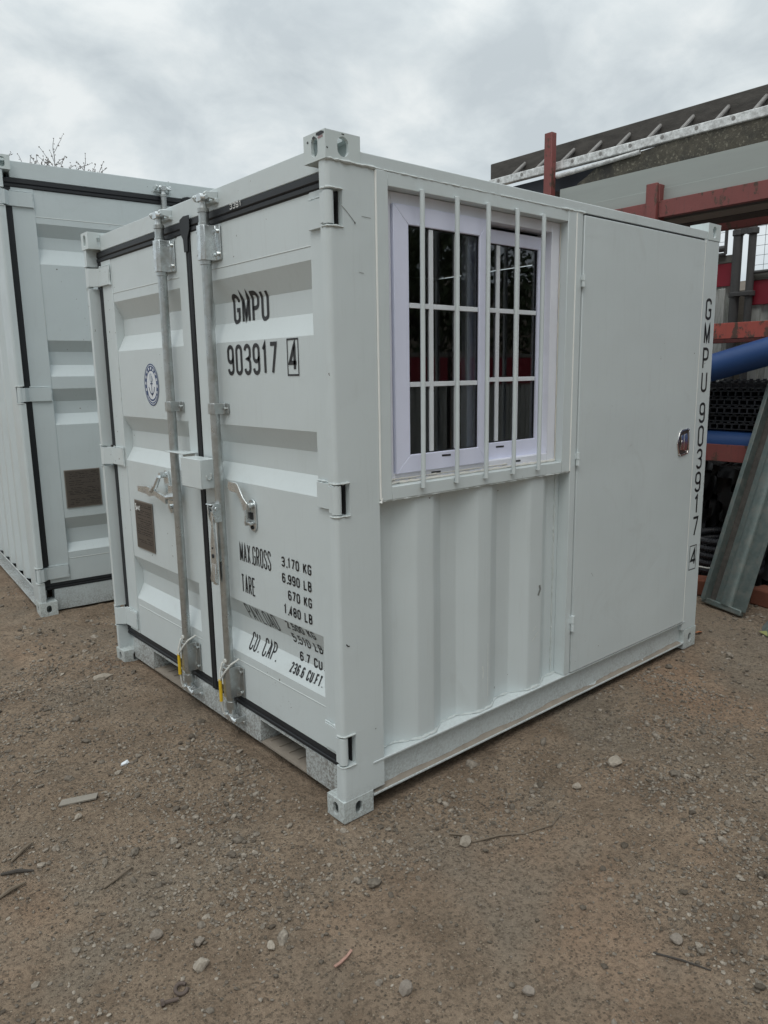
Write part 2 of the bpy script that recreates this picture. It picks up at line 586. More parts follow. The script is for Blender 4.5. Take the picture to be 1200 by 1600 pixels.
def stadium(cu, cv, wu, wv, n=24):
    """points of an upright rounded slot"""
    pts = []
    for k in range(n):
        t = 2 * math.pi * (k) / n
        r_ = wu
        u, v = math.cos(t), math.sin(t)
        pts.append((cu + u * r_, cv + v * r_ + (wv - r_) * (1 if v > 1e-6 else (-1 if v < -1e-6 else 0))))
    return pts


def casting(mb, x0, x1, y0, y1, z0, z1, holes, t=0.014):
    """hollow corner casting; holes = {(axis, side): (half width, half height)}"""
    lo, hi = (x0, y0, z0), (x1, y1, z1)
    for ax in range(3):
        o = [i for i in range(3) if i != ax]
        for side in (0, 1):
            a_out = (lo, hi)[side][ax]
            a_in = a_out + (t if side == 0 else -t)
            u0, u1, v0, v1 = lo[o[0]], hi[o[0]], lo[o[1]], hi[o[1]]

            def P(u, v, a):
                r_ = [0, 0, 0]; r_[ax] = a; r_[o[0]] = u; r_[o[1]] = v
                return tuple(r_)
            h = holes.get((ax, side))
            for a, ins in ((a_out, 0), (a_in, t)):
                cu0, cu1, cv0, cv1 = u0 + ins, u1 - ins, v0 + ins, v1 - ins
                if not h:
                    mb.poly([P(cu0, cv0, a), P(cu1, cv0, a), P(cu1, cv1, a), P(cu0, cv1, a)])
                    continue
                ring = stadium((u0 + u1) / 2, (v0 + v1) / 2, h[0], h[1])
                corners = [(cu1, cv1), (cu0, cv1), (cu0, cv0), (cu1, cv0)]
                n = len(ring); q = n // 4
                for k in range(n):
                    c = corners[k // q]
                    r0, r1 = ring[k], ring[(k + 1) % n]
                    mb.poly([P(*r0, a), P(*r1, a), P(*c, a)])
                for k in range(4):
                    mb.poly([P(*ring[k * q], a), P(*corners[k - 1], a), P(*corners[k], a)])
            if h:
                ring = stadium((u0 + u1) / 2, (v0 + v1) / 2, h[0], h[1])
                for k in range(len(ring)):
                    r0, r1 = ring[k], ring[(k + 1) % len(ring)]
                    mb.poly([P(*r0, a_out), P(*r1, a_out), P(*r1, a_in), P(*r0, a_in)])


rng = random.Random(7)


def weld(mb, pts, r=0.005, step=0.012, jit=0.45, n=6):
    r *= 0.72
    pts = [Vector(p) for p in pts]
    path, rs = [], []
    for a, b in zip(pts[:-1], pts[1:]):
        k = max(1, int((b - a).length / step))
        for i in range(k):
            path.append(a.lerp(b, i / k) + Vector((rng.uniform(-1, 1), rng.uniform(-1, 1), rng.uniform(-1, 1))) * r * jit * 0.5)
            rs.append(r * (1 + rng.uniform(-jit, jit)))
    path.append(pts[-1]); rs.append(r)
    mb.tube(path, rs, n)


# ---- stroke lettering ------------------------------------------------------


def arc(cx, cy, rx, ry, a0, a1, n=8):
    return [(cx + rx * math.cos(R(a0 + (a1 - a0) * i / n)), cy + ry * math.sin(R(a0 + (a1 - a0) * i / n))) for i in range(n + 1)]


RY = 0.17


def loop(y0, y1):
    p = arc(.5, y1 - RY, .5, RY, 0, 180) + arc(.5, y0 + RY, .5, RY, 180, 360)
    return p + [p[0]]


GL = {
    '0': [loop(0, 1)], 'O': [loop(0, 1)], '8': [loop(.5, 1), loop(0, .5)],
    '1': [[(.12, .83), (.5, 1), (.5, 0)]],
    '2': [arc(.5, 1 - RY, .5, RY, 180, -15) + [(.0, .02), (1, .02)]],
    '3': [arc(.5, 1 - RY, .5, RY, 180, 0) + arc(.5, .69, .5, RY, 0, -90, 5) + arc(.5, .35, .5, RY, 90, 0, 5)[0:] + arc(.5, RY, .5, RY, 0, -180)],
    '4': [[(.74, 0), (.74, 1), (0, .26), (1, .26)]],
    '5': [[(.95, 1), (.06, 1), (.06, .52)] + arc(.5, .44, .5, RY, 150, 0, 6) + arc(.5, RY, .5, RY, 0, -180)],
    '6': [loop(0, .58), [(0, .40)] + arc(.5, 1 - RY, .5, RY, 180, 0)],
    '7': [[(0, 1), (1, 1), (.35, 0)]],
    '9': [loop(.42, 1), [(1, .60)] + arc(.5, RY, .5, RY, 0, -180)],
    'G': [[(1, .76)] + arc(.5, 1 - RY, .5, RY, 0, 180) + arc(.5, RY, .5, RY, 180, 360) + [(1, .46), (.52, .46)]],
    'C': [[(1, .72)] + arc(.5, 1 - RY, .5, RY, 0, 180) + arc(.5, RY, .5, RY, 180, 360) + [(1, .28)]],
    'U': [[(0, 1)] + arc(.5, RY, .5, RY, 180, 360) + [(1, 1)]],
    'M': [[(0, 0), (0, 1), (.5, .12), (1, 1), (1, 0)]],
    'N': [[(0, 0), (0, 1), (1, 0), (1, 1)]],
    'P': [[(0, 0), (0, 1), (.5, 1)] + arc(.5, 1 - RY, .5, RY, 90, 0, 5) + arc(.5, .45 + RY, .5, RY, 0, -90, 5) + [(0, .45)]],
    'R': [[(0, 0), (0, 1), (.5, 1)] + arc(.5, 1 - RY, .5, RY, 90, 0, 5) + arc(.5, .5 + RY, .5, RY, 0, -90, 5) + [(0, .5)], [(.5, .5), (1, 0)]],
    'B': [[(0, 0), (0, 1), (.45, 1)] + arc(.45, 1 - RY, .5, RY, 90, 0, 5) + arc(.45, .52 + RY, .5, RY, 0, -90, 5) + [(0, .52)],
          [(.45, .52)] + arc(.5, .52 - RY, .5, RY, 90, 0, 5) + arc(.5, RY, .5, RY, 0, -90, 5) + [(0, 0)]],
    'D': [[(0, 0), (0, 1), (.5, 1)] + arc(.5, 1 - RY, .5, RY, 90, 0, 5) + arc(.5, RY, .5, RY, 0, -90, 5) + [(0, 0)]],
    'A': [[(0, 0), (.5, 1), (1, 0)], [(.2, .27), (.8, .27)]],
    'X': [[(0, 0), (1, 1)], [(0, 1), (1, 0)]],
    'S': [[(1, .76)] + arc(.5, 1 - RY, .5, RY, 0, 180) + [(0, .68), (1, .36)] + arc(.5, RY, .5, RY, 0, -180) + [(0, .26)]],
    'T': [[(0, 1), (1, 1)], [(.5, 1), (.5, 0)]], 'E': [[(1, 1), (0, 1), (0, 0), (1, 0)], [(0, .52), (.8, .52)]],
    'F': [[(1, 1), (0, 1), (0, 0)], [(0, .5), (.8, .5)]], 'L': [[(0, 1), (0, 0), (1, 0)]],
    'Y': [[(0, 1), (.5, .45), (1, 1)], [(.5, .45), (.5, 0)]], 'K': [[(0, 0), (0, 1)], [(1, 1), (0, .42)], [(.35, .6), (1, 0)]],
    '.': [[(.3, .0), (.3, .09)]], ',': [[(.35, .09), (.2, -.12)]], ' ': [],
}
ADV = {'.': .45, ',': .45, ' ': .7, '1': .85, 'M': 1.12}


def stroke(path, w, seg=0.008):
    """flat ribbon quads round a polyline (2-D, metres)"""
    pts = []
    for a, b in zip(path[:-1], path[1:]):
        d = math.hypot(b[0] - a[0], b[1] - a[1])
        if d < 1e-6: continue
        k = max(1, int(d / seg))
        pts += [(a[0] + (b[0] - a[0]) * i / k, a[1] + (b[1] - a[1]) * i / k) for i in range(k)]
    pts.append(path[-1])
    closed = math.hypot(path[0][0] - path[-1][0], path[0][1] - path[-1][1]) < 1e-6
    L_, R_ = [], []
    n = len(pts)
    for i, p in enumerate(pts):
        if closed and i in (0, n - 1):
            a, b = pts[-2], pts[1]
            d0 = (p[0] - a[0], p[1] - a[1]); d1 = (b[0] - p[0], b[1] - p[1])
        else:
            a, b = pts[max(i - 1, 0)], pts[min(i + 1, n - 1)]
            d0 = (p[0] - a[0], p[1] - a[1]) if i > 0 else (b[0] - p[0], b[1] - p[1])
            d1 = (b[0] - p[0], b[1] - p[1]) if i < n - 1 else d0
        l0 = math.hypot(*d0) or 1; l1 = math.hypot(*d1) or 1
        n0 = (-d0[1] / l0, d0[0] / l0); n1_ = (-d1[1] / l1, d1[0] / l1)
        mx_, my_ = n0[0] + n1_[0], n0[1] + n1_[1]
        ml = math.hypot(mx_, my_)
        if ml < 1e-3:
            mx_, my_, ml = n0[0], n0[1], 1
        mx_, my_ = mx_ / ml, my_ / ml
        c = max(0.38, mx_ * n0[0] + my_ * n0[1])
        k = w / 2 / c
        L_.append((p[0] + mx_ * k, p[1] + my_ * k)); R_.append((p[0] - mx_ * k, p[1] - my_ * k))
    return [(L_[i], L_[i + 1], R_[i + 1], R_[i]) for i in range(n - 1)]


WORDS = []


def text_quads(txt, width, h, w):
    """condensed capitals filling a width; returns 2-D quads with origin at lower left"""
    WORDS.clear(); WORDS.append(0)
    tot = sum(ADV.get(c, 1.0) for c in txt)
    unit = width / (tot - 0.20)
    gw = unit * 0.80
    x, out = 0.0, []
    hw = w / 2
    for c in txt:
        cw = gw * (1.14 if c == 'M' else (0.9 if c == '1' else 1))
        for st in GL[c]:
            out += stroke([(x + hw + px * (cw - w), hw + py * (h - w)) for px, py in st], w)
        x += unit * ADV.get(c, 1.0)
        if c == ' ': WORDS.append(len(out))
    return out


def ico(sub=1):
    bm = bmesh.new()
    bmesh.ops.create_icosphere(bm, subdivisions=sub, radius=1.0)
    v = np.array([q.co[:] for q in bm.verts]); f = np.array([[q.index for q in p.verts] for p in bm.faces])
    bm.free()
    return v, f


# ------------------------------------------------------------------ ground


def vnoise(x, y, seed=0):
    """cheap smooth value noise on arrays"""
    xi, yi = np.floor(x).astype(np.int64), np.floor(y).astype(np.int64)
    fx, fy = x - xi, y - yi
    fx, fy = fx * fx * (3 - 2 * fx), fy * fy * (3 - 2 * fy)

    def h(a, b):
        q = (a * 374761393 + b * 668265263 + seed * 974711) & 0x7fffffff
        q = ((q ^ (q >> 13)) * 1274126177) & 0x7fffffff
        return ((q ^ (q >> 16)) & 0xffff) / 65535.0
    return (h(xi, yi) * (1 - fx) + h(xi + 1, yi) * fx) * (1 - fy) + (h(xi, yi + 1) * (1 - fx) + h(xi + 1, yi + 1) * fx) * fy


def gbase(x, y):
    return np.clip(-0.024 + 0.0085 * np.clip(x, -1, 2.6) + 0.0085 * np.clip(y, -1, 2.6), -0.04, -0.002)


def gh(x, y):
    x = np.asarray(x, float); y = np.asarray(y, float)
    b = gbase(x, y)
    z = (vnoise(x * 1.1, y * 1.1, 1) - .5) * 0.022 + (vnoise(x * 4.3, y * 4.3, 2) - .5) * 0.012 + (vnoise(x * 13, y * 13, 3) - .5) * 0.006 \
        + (vnoise(x * 38, y * 38, 4) - .5) * 0.0065
    # calmer where the containers stand
    def under(x0, x1, y0, y1):
        return np.clip(1 - np.maximum(np.maximum(x0 - x, x - x1), np.maximum(y0 - y, y - y1)) / 0.12, 0, 1)
    k = under(0, 2.52, 0, 2.09)
    rim = under(-.03, 2.55, -.03, 2.12) - under(.06, 2.46, .06, 2.03)
    return b + z * (1 - 0.8 * k) - 0.006 * k + 0.016 * np.clip(rim, 0, 1) * (.3 + vnoise(x * 9, y * 9, 6))


def axis(lo, hi, step, far):
    a = list(np.arange(lo, hi, step))
    s_, p = step, hi
    while p < far:
        a.append(p); s_ *= 1.35; p += s_
    a.append(far)
    s_, p, b = step, lo, []
    while p > -far:
        s_ *= 1.35; p -= s_; b.append(max(p, -far))
    return np.array(sorted(set(b)) + a)


gx, gy = axis(-1.6, 4.0, 0.0145, 400), axis(-1.9, 3.9, 0.0145, 400)
XX, YY = np.meshgrid(gx, gy)
ZZ = gh(XX, YY)
far_ = np.clip((np.hypot(XX - 1, YY - 1) - 12) / 30, 0, 1)
ZZ = ZZ * (1 - far_) - 0.01 * far_
vv = np.stack([XX, YY, ZZ], -1).reshape(-1, 3).astype(np.float32)
nx, ny = len(gx), len(gy)
ii = (np.arange(ny - 1)[:, None] * nx + np.arange(nx - 1)[None, :]).reshape(-1)
ff = np.stack([ii, ii + 1, ii + nx + 1, ii + nx], -1).astype(np.int32)


def raw_mesh(name, v, f, mat, smooth=False):
    me = bpy.data.meshes.new(name)
    k = f.shape[1]
    me.vertices.add(len(v)); me.vertices.foreach_set('co', np.asarray(v, np.float32).ravel())
    me.loops.add(f.size); me.loops.foreach_set('vertex_index', np.asarray(f, np.int32).ravel())
    me.polygons.add(len(f)); me.polygons.foreach_set('loop_start', np.arange(0, f.size, k, dtype=np.int32))
    me.polygons.foreach_set('use_smooth', np.full(len(f), smooth))
    me.update(calc_edges=True)
    me.materials.append(mat)
    o = bpy.data.objects.new(name, me)
    COL.objects.link(o)
    return o


g = raw_mesh("ground", vv, ff, ground_m, True)
g['kind'] = 'structure'

# ------------------------------------------------------------------ the container front (shared by both containers)
# local frame: x = depth behind the front plane, y = to the left seen from the front, z = up


def profile(ribs, x0, x1):
    p = []
    for t, rt, rb, b in ribs:
        p += [(t, x0), (rt, x1), (rb, x1), (b, x0)]
    return p


def xprof(p, z):
    for (z0, a), (z1, b) in zip(p[:-1], p[1:]):
        if z1 <= z <= z0:
            return a + (b - a) * (z0 - z) / max(1e-6, z0 - z1)
    return p[0][1]


def front(root, c, pm, pm_low, full=True):
    """castings, posts, header, sill, seals, two ribbed doors with their rods and hinges"""
    W, H = c['W'], c['H']
    X0, X1 = 0.060, 0.100
    zt, zb = c['door_top'], c['door_bot']
    st, sb = c['seal_top'], c['seal_bot']
    yc = c['yc']
    Lr, sl = c['cast_l'], (0.024, 0.031)
    # castings on the front
    for y0, y1 in ((0, 0.100), (W - 0.108, W)):
        mb = MB(); casting(mb, 0, Lr, y0, y1, c['cb0'], c['cb1'], {(0, 0): (0.016, 0.025), (1, 0): (0.016, 0.025), (1, 1): (0.016, 0.025)}, 0.012)
        mb.build('corner_casting', paint_cast, root, 0.0025)
    for y0, y1 in ((0, 0.112), (W - 0.090, W)):
        mb = MB(); casting(mb, 0, Lr, y0, y1, H - 0.081, H, {(0, 0): (0.017, 0.029), (1, 0): (0.022, 0.029), (1, 1): (0.022, 0.029), (2, 1): (0.028, 0.036)}, 0.012)
        mb.build('corner_casting', paint_cast, root, 0.0025)
    # posts, cut away where the hinge knuckles sit
    pz0, pz1 = c['cb1'], H - 0.081
    for sgn, yo in ((1, 0.0), (-1, W)):
        mb = MB()

        def Y(v):
            return yo + sgn * v
        rr_ = 0.016
        rnd = [(0.004 + rr_ - rr_ * math.cos(R(a)), 0.002 + rr_ - rr_ * math.sin(R(a))) for a in (0, 22, 45, 68, 90)]
        fullp = [(0.19, 0.002), (0.19, 0.06), (0.078, 0.06), (0.078, 0.042), (0.004, 0.042)] + rnd
        cutp = [(0.19, 0.002), (0.19, 0.06), (0.078, 0.06), (0.078, 0.042), (0.061, 0.042), (0.061, 0.002)]
        zs = [pz0]
        for a, b in c['hinges']:
            zs += [a - 0.006, b + 0.006]
        zs.append(pz1)
        for k in range(len(zs) - 1):
            pr = fullp if k % 2 == 0 else cutp
            mb.prism([(x, Y(y)) for x, y in pr], 2, zs[k], zs[k + 1])
        p = mb.build('corner_post', pm, root, 0)
        wb = MB()
        for a, b in c['hinges']:
            for q in (a - 0.006, b + 0.006):
                weld(wb, [(0.003, Y(0.034), q), (0.004, Y(0.010), q), (0.014, Y(0.001), q), (0.060, Y(0.0), q)], 0.0045, 0.008)
        if sgn == 1:
            weld(wb, [(0.004, 0.008, pz1), (0.02, 0.0, pz1), (0.13, 0.0, pz1), (0.192, 0.0, pz1)], 0.006, 0.01, 0.6)
        wb.build_each('weld_bead', weld_m, p)
    for a, b in c['hinges']:
        for y0, y1 in ((0.024, 0.0425), (W - 0.0425, W - 0.024)):
            mb = MB(); mb.box(0.0575, 0.0608, y0, y1, a - 0.004, b + 0.004); mb.build('hinge_slot_shade', dark_hole, root)  # thin black plate painted in for the shade behind the knuckle
    # header and sill
    mb = MB()
    mb.box(X0, X0 + 0.10, 0.112, W - 0.090, st, H - 0.014)
    hd = mb.build('door_header', pm, root, 0.003)
    mb = MB()
    yk = [0.100] + [v for pk in c['pockets'] for v in pk] + [W - 0.108]
    for k in range(0, len(yk), 2):
        mb.box(X0, X0 + 0.09, yk[k], yk[k + 1], c['sill0'], sb)
    for a, b in c['pockets']:
        mb.box(X0 + 0.001, X0 + 0.06, a, b, sb - 0.014, sb - 0.001)
        mb.box(X0 + 0.091, W * 0.9, a - 0.006, a, c['sill0'], sb); mb.box(X0 + 0.091, W * 0.9, b, b + 0.006, c['sill0'], sb)
        pf = MB(); pf.box(X0 + 0.002, W * 0.9, a + 0.0005, b - 0.0005, c['sill0'], c['sill0'] + 0.008)
        for q in range(5):
            yy = a + 0.03 + q * (b - a - 0.06) / 4
            pf.box(X0 + 0.03, W * 0.85, yy, yy + 0.008, c['sill0'] + 0.008, c['sill0'] + 0.013)
        pf.build('pocket_floor', dirt_m, root)
    mb.build('door_sill', pm_low, root, 0.002)
    # rubber seals
    mb = MB()
    for z0, z1, x in ((zt - 0.003, st, 0.053), (sb, zb + 0.003, 0.056)):
        mid = z0 + (z1 - z0) * 0.42
        mb.prism([(x + 0.006, z0), (x, z0 + 0.006), (x + 0.0005, mid - 0.004), (x + 0.006, mid), (x + 0.001, mid + 0.006), (x + 0.003, z1 - 0.003), (x + 0.012, z1), (x + 0.03, z1), (x + 0.03, z0)], 1, 0.044, W - 0.044)
    mb.build_each('door_seal', rubber, root)
    for y0, y1 in ((0.043, 0.062), (W - 0.088, W - 0.043)):
        mb = MB(); mb.prism([(0.056, y0), (0.054, (y0 + y1) / 2), (0.057, y1), (0.09, y1), (0.09, y0)], 2, zb, zt - 0.003)
        mb.build('door_seal', rubber, root, 0)
    mb = MB()
    mb.prism([(0.054, yc - 0.020), (0.0505, yc - 0.010), (0.0545, yc), (0.0505, yc + 0.010), (0.054, yc + 0.019), (0.08, yc + 0.019), (0.08, yc - 0.020)], 2, sb + 0.004, zt - 0.002)
    mb.prism([(yc - 0.040, st + 0.012), (yc - 0.040, zt + 0.010), (yc - 0.018, zt - 0.022), (yc - 0.015, zt - 0.075), (yc + 0.018, zt - 0.075), (yc + 0.022, zt - 0.025), (yc + 0.044, zt + 0.004), (yc + 0.044, st + 0.004), (yc + 0.010, st + 0.014)], 0, 0.046, 0.0488)
    mb.build_each('door_seal', rubber, root, bevel=0.001)
    # doors
    P = [(zt, X0)] + profile(c['ribs'], X0, X1) + [(zb, X0)]
    doors = []
    for di, (ya, yb, pa, pb) in enumerate(((0.062, yc - 0.024, 0.172, yc - 0.115), (yc + 0.026, W - 0.088, yc + 0.100, W - 0.215))):
        mb = MB()
        # ribbed panel as a thick sheet between the two upright members
        out = [(x, z) for z, x in P]
        back = [(x + 0.004, z) for z, x in reversed(P)]
        mb.prism(out + back, 1, pa, pb)
        for y0, y1 in ((ya, pa), (pb, yb)):
            mb.box(X0 - 0.003, X0 + 0.055, y0, y1, zb + 0.001, zt - 0.001)
        d = mb.build('cargo_door', pm, root, 0.0015, smooth=12)
        wb = MB()
        for q in (c['weld_t'], c['weld_b']):
            wb.tube([(X0 + 0.0015, pa, q), (X0 + 0.0015, pb, q)], 0.0032, 6)
        weld(wb, [(X0 - 0.001, pb + 0.002, c['ribs'][0][3]), (X0 - 0.001, pb + 0.002, c['ribs'][1][0])], 0.003, 0.014, 0.7)
        wb.build_each('weld_bead', weld_m, d)
        doors.append(d)
        sg = 1 if di == 0 else -1
        yo = 0.0 if di == 0 else W
        for a, b in c['hinges']:
            mb = MB()

            def Y(v):
                return yo + sg * v
            lo_, hi_ = a + 0.001, b - 0.001
            mb.tube([(0.018, Y(0.018), lo_), (0.018, Y(0.018), hi_)], 0.0165, 16)
            mb.prism([(0.003, Y(0.020)), (0.005, Y(0.044)), (0.043, Y(0.072)), (0.045, Y(0.165 if di == 0 else 0.205)), (0.0565, Y(0.165 if di == 0 else 0.205)), (0.0565, Y(0.060)), (0.030, Y(0.036))], 2, lo_ + 0.004, hi_ - 0.004)
            weld(mb, [(0.050, Y(0.080), hi_ + 0.001), (0.050, Y(0.165 if di == 0 else 0.205), hi_ + 0.001)], 0.005, 0.01, 0.6)
            if di == 1:
                weld(mb, [(0.050, Y(0.207), lo_), (0.050, Y(0.207), hi_)], 0.005, 0.01, 0.7)
            mb.build('hinge', pm, d, 0.0015)
    # lock rods
    for di, yr, brk in c['rods']:
        d = doors[di]
        xr = 0.022
        mb = MB()
        mb.tube([(xr, yr, sb + 0.03), (xr, yr, st - 0.012)], 0.0195, 18)
        for z0, z1, r_ in ((brk[0][0] - 0.016, brk[0][0], 0.0235), (brk[0][1], brk[0][1] + 0.012, 0.0225), (brk[2][1], brk[2][1] + 0.012, 0.022), (sb - 0.008, sb + 0.03, 0.0235), (st - 0.012, st + 0.004, 0.0225)):
            mb.tube([(xr, yr, z0), (xr, yr, z1)], r_, 18)
        mb.build('lock_rod', zinc, d, 0.0008)
        # cams with their keepers, top and bottom
        for z0, up, kz in ((st + 0.004, 1, st + 0.045), (sb - 0.008, -1, sb - 0.05)):
            mb = MB()
            mb.tube([(xr, yr, z0), (xr, yr, z0 + up * 0.022), (xr, yr, z0 + up * 0.03)], [0.017, 0.013, 0.016], 12)
            q0, q1 = sorted((z0 + up * 0.024, z0 + up * 0.052))
            mb.prism([(yr - 0.016, q0), (yr + 0.018, q0), (yr + 0.026, (q0 + q1) / 2), (yr + 0.012, q1), (yr - 0.012, q1), (yr - 0.024, (q0 + q1) / 2)], 0, 0.004, 0.040)
            mb.tube([(0.012, yr - 0.020, (q0 + q1) / 2), (0.010, yr - 0.052, (q0 + q1) / 2 - 0.006)], [0.011, 0.008], 10)
            mb.ball((0.012, yr + 0.022, (q0 + q1) / 2 + 0.004), 0.011, 8)
            mb.build('rod_cam', zinc_bright, d, 0.001)
            mb = MB()
            for o_ in (-0.045, 0.045):
                mb.prism([(X0, kz - 0.014), (0.012, kz - 0.010), (0.002, kz + 0.004), (0.010, kz + 0.013), (X0, kz + 0.016)], 1, yr + o_ - 0.006, yr + o_ + 0.006)
            mb.prism([(X0 + 0.0005, kz - 0.026), (0.045, kz - 0.022), (0.045, kz - 0.010), (X0 + 0.0005, kz - 0.008)], 1, yr - 0.055, yr + 0.055)
            mb.build_each('cam_keeper', pm if up == 1 else zinc_bright, d, bevel=0.002)
        # bearing brackets
        for k, (z0, z1) in enumerate(brk):
            mb = MB()
            if k == 1:
                hw, rad, fl = 0.024, 0.0235, 0.056
            else:
                hw, rad, fl = 0.028, 0.027, 0.064
            outl = [(X0 - 0.0035, yr - fl), (X0 - 0.0085, yr - fl), (X0 - 0.0085, yr - hw - 0.004), (xr + 0.012, yr - rad), (xr - rad * 0.55, yr - rad), (xr - rad, yr - rad * 0.5), (xr - rad, yr + rad * 0.5),
                    (xr - rad * 0.55, yr + rad), (xr + 0.012, yr + rad), (X0 - 0.0085, yr + hw + 0.004), (X0 - 0.0085, yr + fl), (X0 - 0.0035, yr + fl)]
            mb.prism(outl, 2, z0, z1)
            for zz in ((z0 + z1) / 2,) if k == 1 else (z0 + 0.022, z1 - 0.022):
                for o_ in (-1, 1):
                    mb.tube([(X0 - 0.008, yr + o_ * (fl - 0.015), zz), (X0 - 0.018, yr + o_ * (fl - 0.015), zz)], 0.0085 if k != 1 else 0.006, 6)
                    if k == 0 or k == 2:
                        mb.tube([(xr - rad * 0.62, yr + rad * 0.90, zz), (xr - rad * 0.75, yr + rad * 1.06, zz)], 0.005, 6)
            mb.build('rod_bracket', zinc_bright if k == 0 else zinc, d, 0.0015)
    return doors, P, X0


def data_plate(d, X0, y0, y1, z0, z1, scribble):
    mb = MB(); mb.box(X0 - 0.0065, X0 - 0.0032, y0, y1, z0, z1)
    q = mb.build('data_plate', plate_edge, d, 0.001)
    mb = MB(); mb.box(X0 - 0.0075, X0 - 0.0064, y0 + 0.006, y1 - 0.006, z0 + 0.006, z1 - 0.006)
    mb2 = MB()
    r_ = random.Random(5)
    w, h = y1 - y0, z1 - z0
    z = z1 - 0.022
    while z > z0 + 0.02:
        y = y1 - 0.016 - r_.uniform(0, 0.02)
        while y > y0 + 0.02:
            ln = r_.uniform(0.008, 0.04)
            if r_.random() < 0.8:
                mb2.box(X0 - 0.0081, X0 - 0.0075, max(y - ln, y0 + 0.012), y, z, z + r_.choice((0.0025, 0.004)))
            y -= ln + r_.uniform(0.003, 0.012)
        z -= r_.choice((0.010, 0.013, 0.020))
    return q, mb, mb2


# ------------------------------------------------------------------ THE CABIN CONTAINER
W, H, L = 2.091, 2.262, 2.519
cab = empty('cabin_container', 'small grey-white steel cabin container with barred window and smooth side door, lettered black', 'container')
cfg = dict(W=W, H=H, yc=1.034, door_top=2.121, door_bot=0.178, seal_top=2.172, seal_bot=0.132,
           hinges=((0.195, 0.298), (1.088, 1.186), (1.996, 2.094)), cb0=-0.022, cb1=0.058, cast_l=0.134, sill0=0.014,
           ribs=((1.914, 1.829, 1.749, 1.673), (1.350, 1.274, 1.190, 1.123), (0.614, 0.531, 0.456, 0.380)),
           weld_t=1.957, weld_b=0.343, pockets=((0.318, 0.652), (1.383, 1.724)),
           rods=((0, 0.822, ((1.984, 2.112), (1.393, 1.436), (0.182, 0.318))), (1, 1.222, ((1.984, 2.112), (1.393, 1.436), (0.182, 0.318)))))
doors, P, X0 = front(cab, cfg, paint_body, paint_dirty)
dr, dl = doors


def letter(txt, y_left, y_right, z0, z1, w, parent, jitter=None):
    qs = text_quads(txt, y_left - y_right, z1 - z0, w)
    mb = MB()
    for q in qs:
        mb.poly([(xprof(P, z0 + v) - 0.0016, y_left - u, z0 + v) for u, v in q])
    return mb


def put(txt, a, b, z0, z1, w):
    mb_ = letter(txt, a, b, z0, z1, w, dr)
    cut = list(WORDS) + [len(mb_.f)]
    for i0, i1 in zip(cut[:-1], cut[1:]):
        q_ = MB()
        for f_ in mb_.f[i0:i1]:
            q_.poly([mb_.v[k_] for k_ in f_])
        q_.build('lettering', black_ink, dr, smooth=0, recalc=False)


put('GMPU', .765, .505, 1.742, 1.856, .0155)
put('903917', .762, .402, 1.545, 1.662, .0145)
mb = letter('4', .329, .274, 1.556, 1.655, .0145, dr)
mb.build('lettering', black_ink, dr, smooth=0, recalc=False)
mb = MB()
for a, b, z0, z1 in ((.338, .333, 1.540, 1.669), (.271, .266, 1.540, 1.669), (.333, .271, 1.540, 1.546), (.333, .271, 1.663, 1.669)):
    mb.poly([(X0 - .0016, a, z0), (X0 - .0016, b, z0), (X0 - .0016, b, z1), (X0 - .0016, a, z1)])
mb.build('letter_frame', black_ink, dr, smooth=0, recalc=False)
put('MAX.GROSS', .746, .508, .792, .872, .0064)
put('TARE', .744, .636, .660, .738, .0070)
put('PAYLOAD', .744, .510, .536, .611, .0060)
put('CU. CAP.', .742, .535, .405, .478, .0072)
for t, a, b, z0, z1 in (('3,170 KG', .432, .236, .828, .868), ('6,990 LB', .432, .238, .765, .804), ('670 KG', .395, .239, .703, .742),
                        ('1,480 LB', .428, .240, .641, .680), ('2,500 KG', .432, .240, .577, .613), ('5,510 LB', .432, .235, .517, .556),
                        ('6.7 CU.M', .390, .196, .452, .490), ('236.6 CU.FT.', .428, .214, .400, .438)):
    put(t, a, b, z0, z1, .0058 if t.startswith(('2,5', '5,5')) else .0068)
# chalk number on the top seal
mb = MB()
for q in text_quads('3391', .084, .021, .0034):
    mb.poly([(0.0515 - 0.0005, .672 - u, 2.1495 + v) for u, v in q])
mb.build('chalk_number', white_chalk, dr, smooth=0, recalc=False)

# lock box across the centre
mb = MB()
bx0, bx1, by0, by1, bz0, bz1 = -0.032, 0.036, 0.872, 1.050, 1.086, 1.207
t = 0.005
mb.box(bx0, bx0 + t, by0, by1, bz0, bz1)
mb.box(bx0 + t, bx1 + 0.02, by0, by0 + t, bz0, bz1)
mb.box(bx0 + t, bx1 + 0.004, by0 + t, by1, bz1 - t, bz1)
mb.box(bx0 + t, 0.057, by1 - t, by1 - 0.0005, bz0 + 0.001, bz1 - t - 0.001)
mb.box(bx0 + t, bx0 + t + 0.003, by0 + t, by1 - t, bz0 - 0.003, bz0 + 0.02)
lb = mb.build('lock_box', paint_clean, dr, 0.004)
mb = MB()
weld(mb, [(0.016, by0 - 0.001, 1.150), (0.014, by0 - 0.002, 1.128), (0.004, by0 - 0.002, 1.120), (-0.006, by0 - 0.002, 1.128), (-0.007, by0 - 0.001, 1.140)], 0.004, 0.006)
weld(mb, [(bx1 + 0.018, by0, bz0), (bx1 + 0.018, by0, bz1)], 0.005, 0.01)
mb.build_each('weld_bead', weld_m, dr)
mb = MB()
mb.prism([(0.0568, 1.062), (0.030, 1.066), (-0.010, 1.058), (-0.012, 1.250), (0.030, 1.200), (0.0568, 1.195)], 2, 1.214, 1.219)
mb.box(0.046, 0.0568, 1.062, 1.190, 1.080, 1.2135)
mb.build('lock_plate', paint_clean, dl, 0.002)

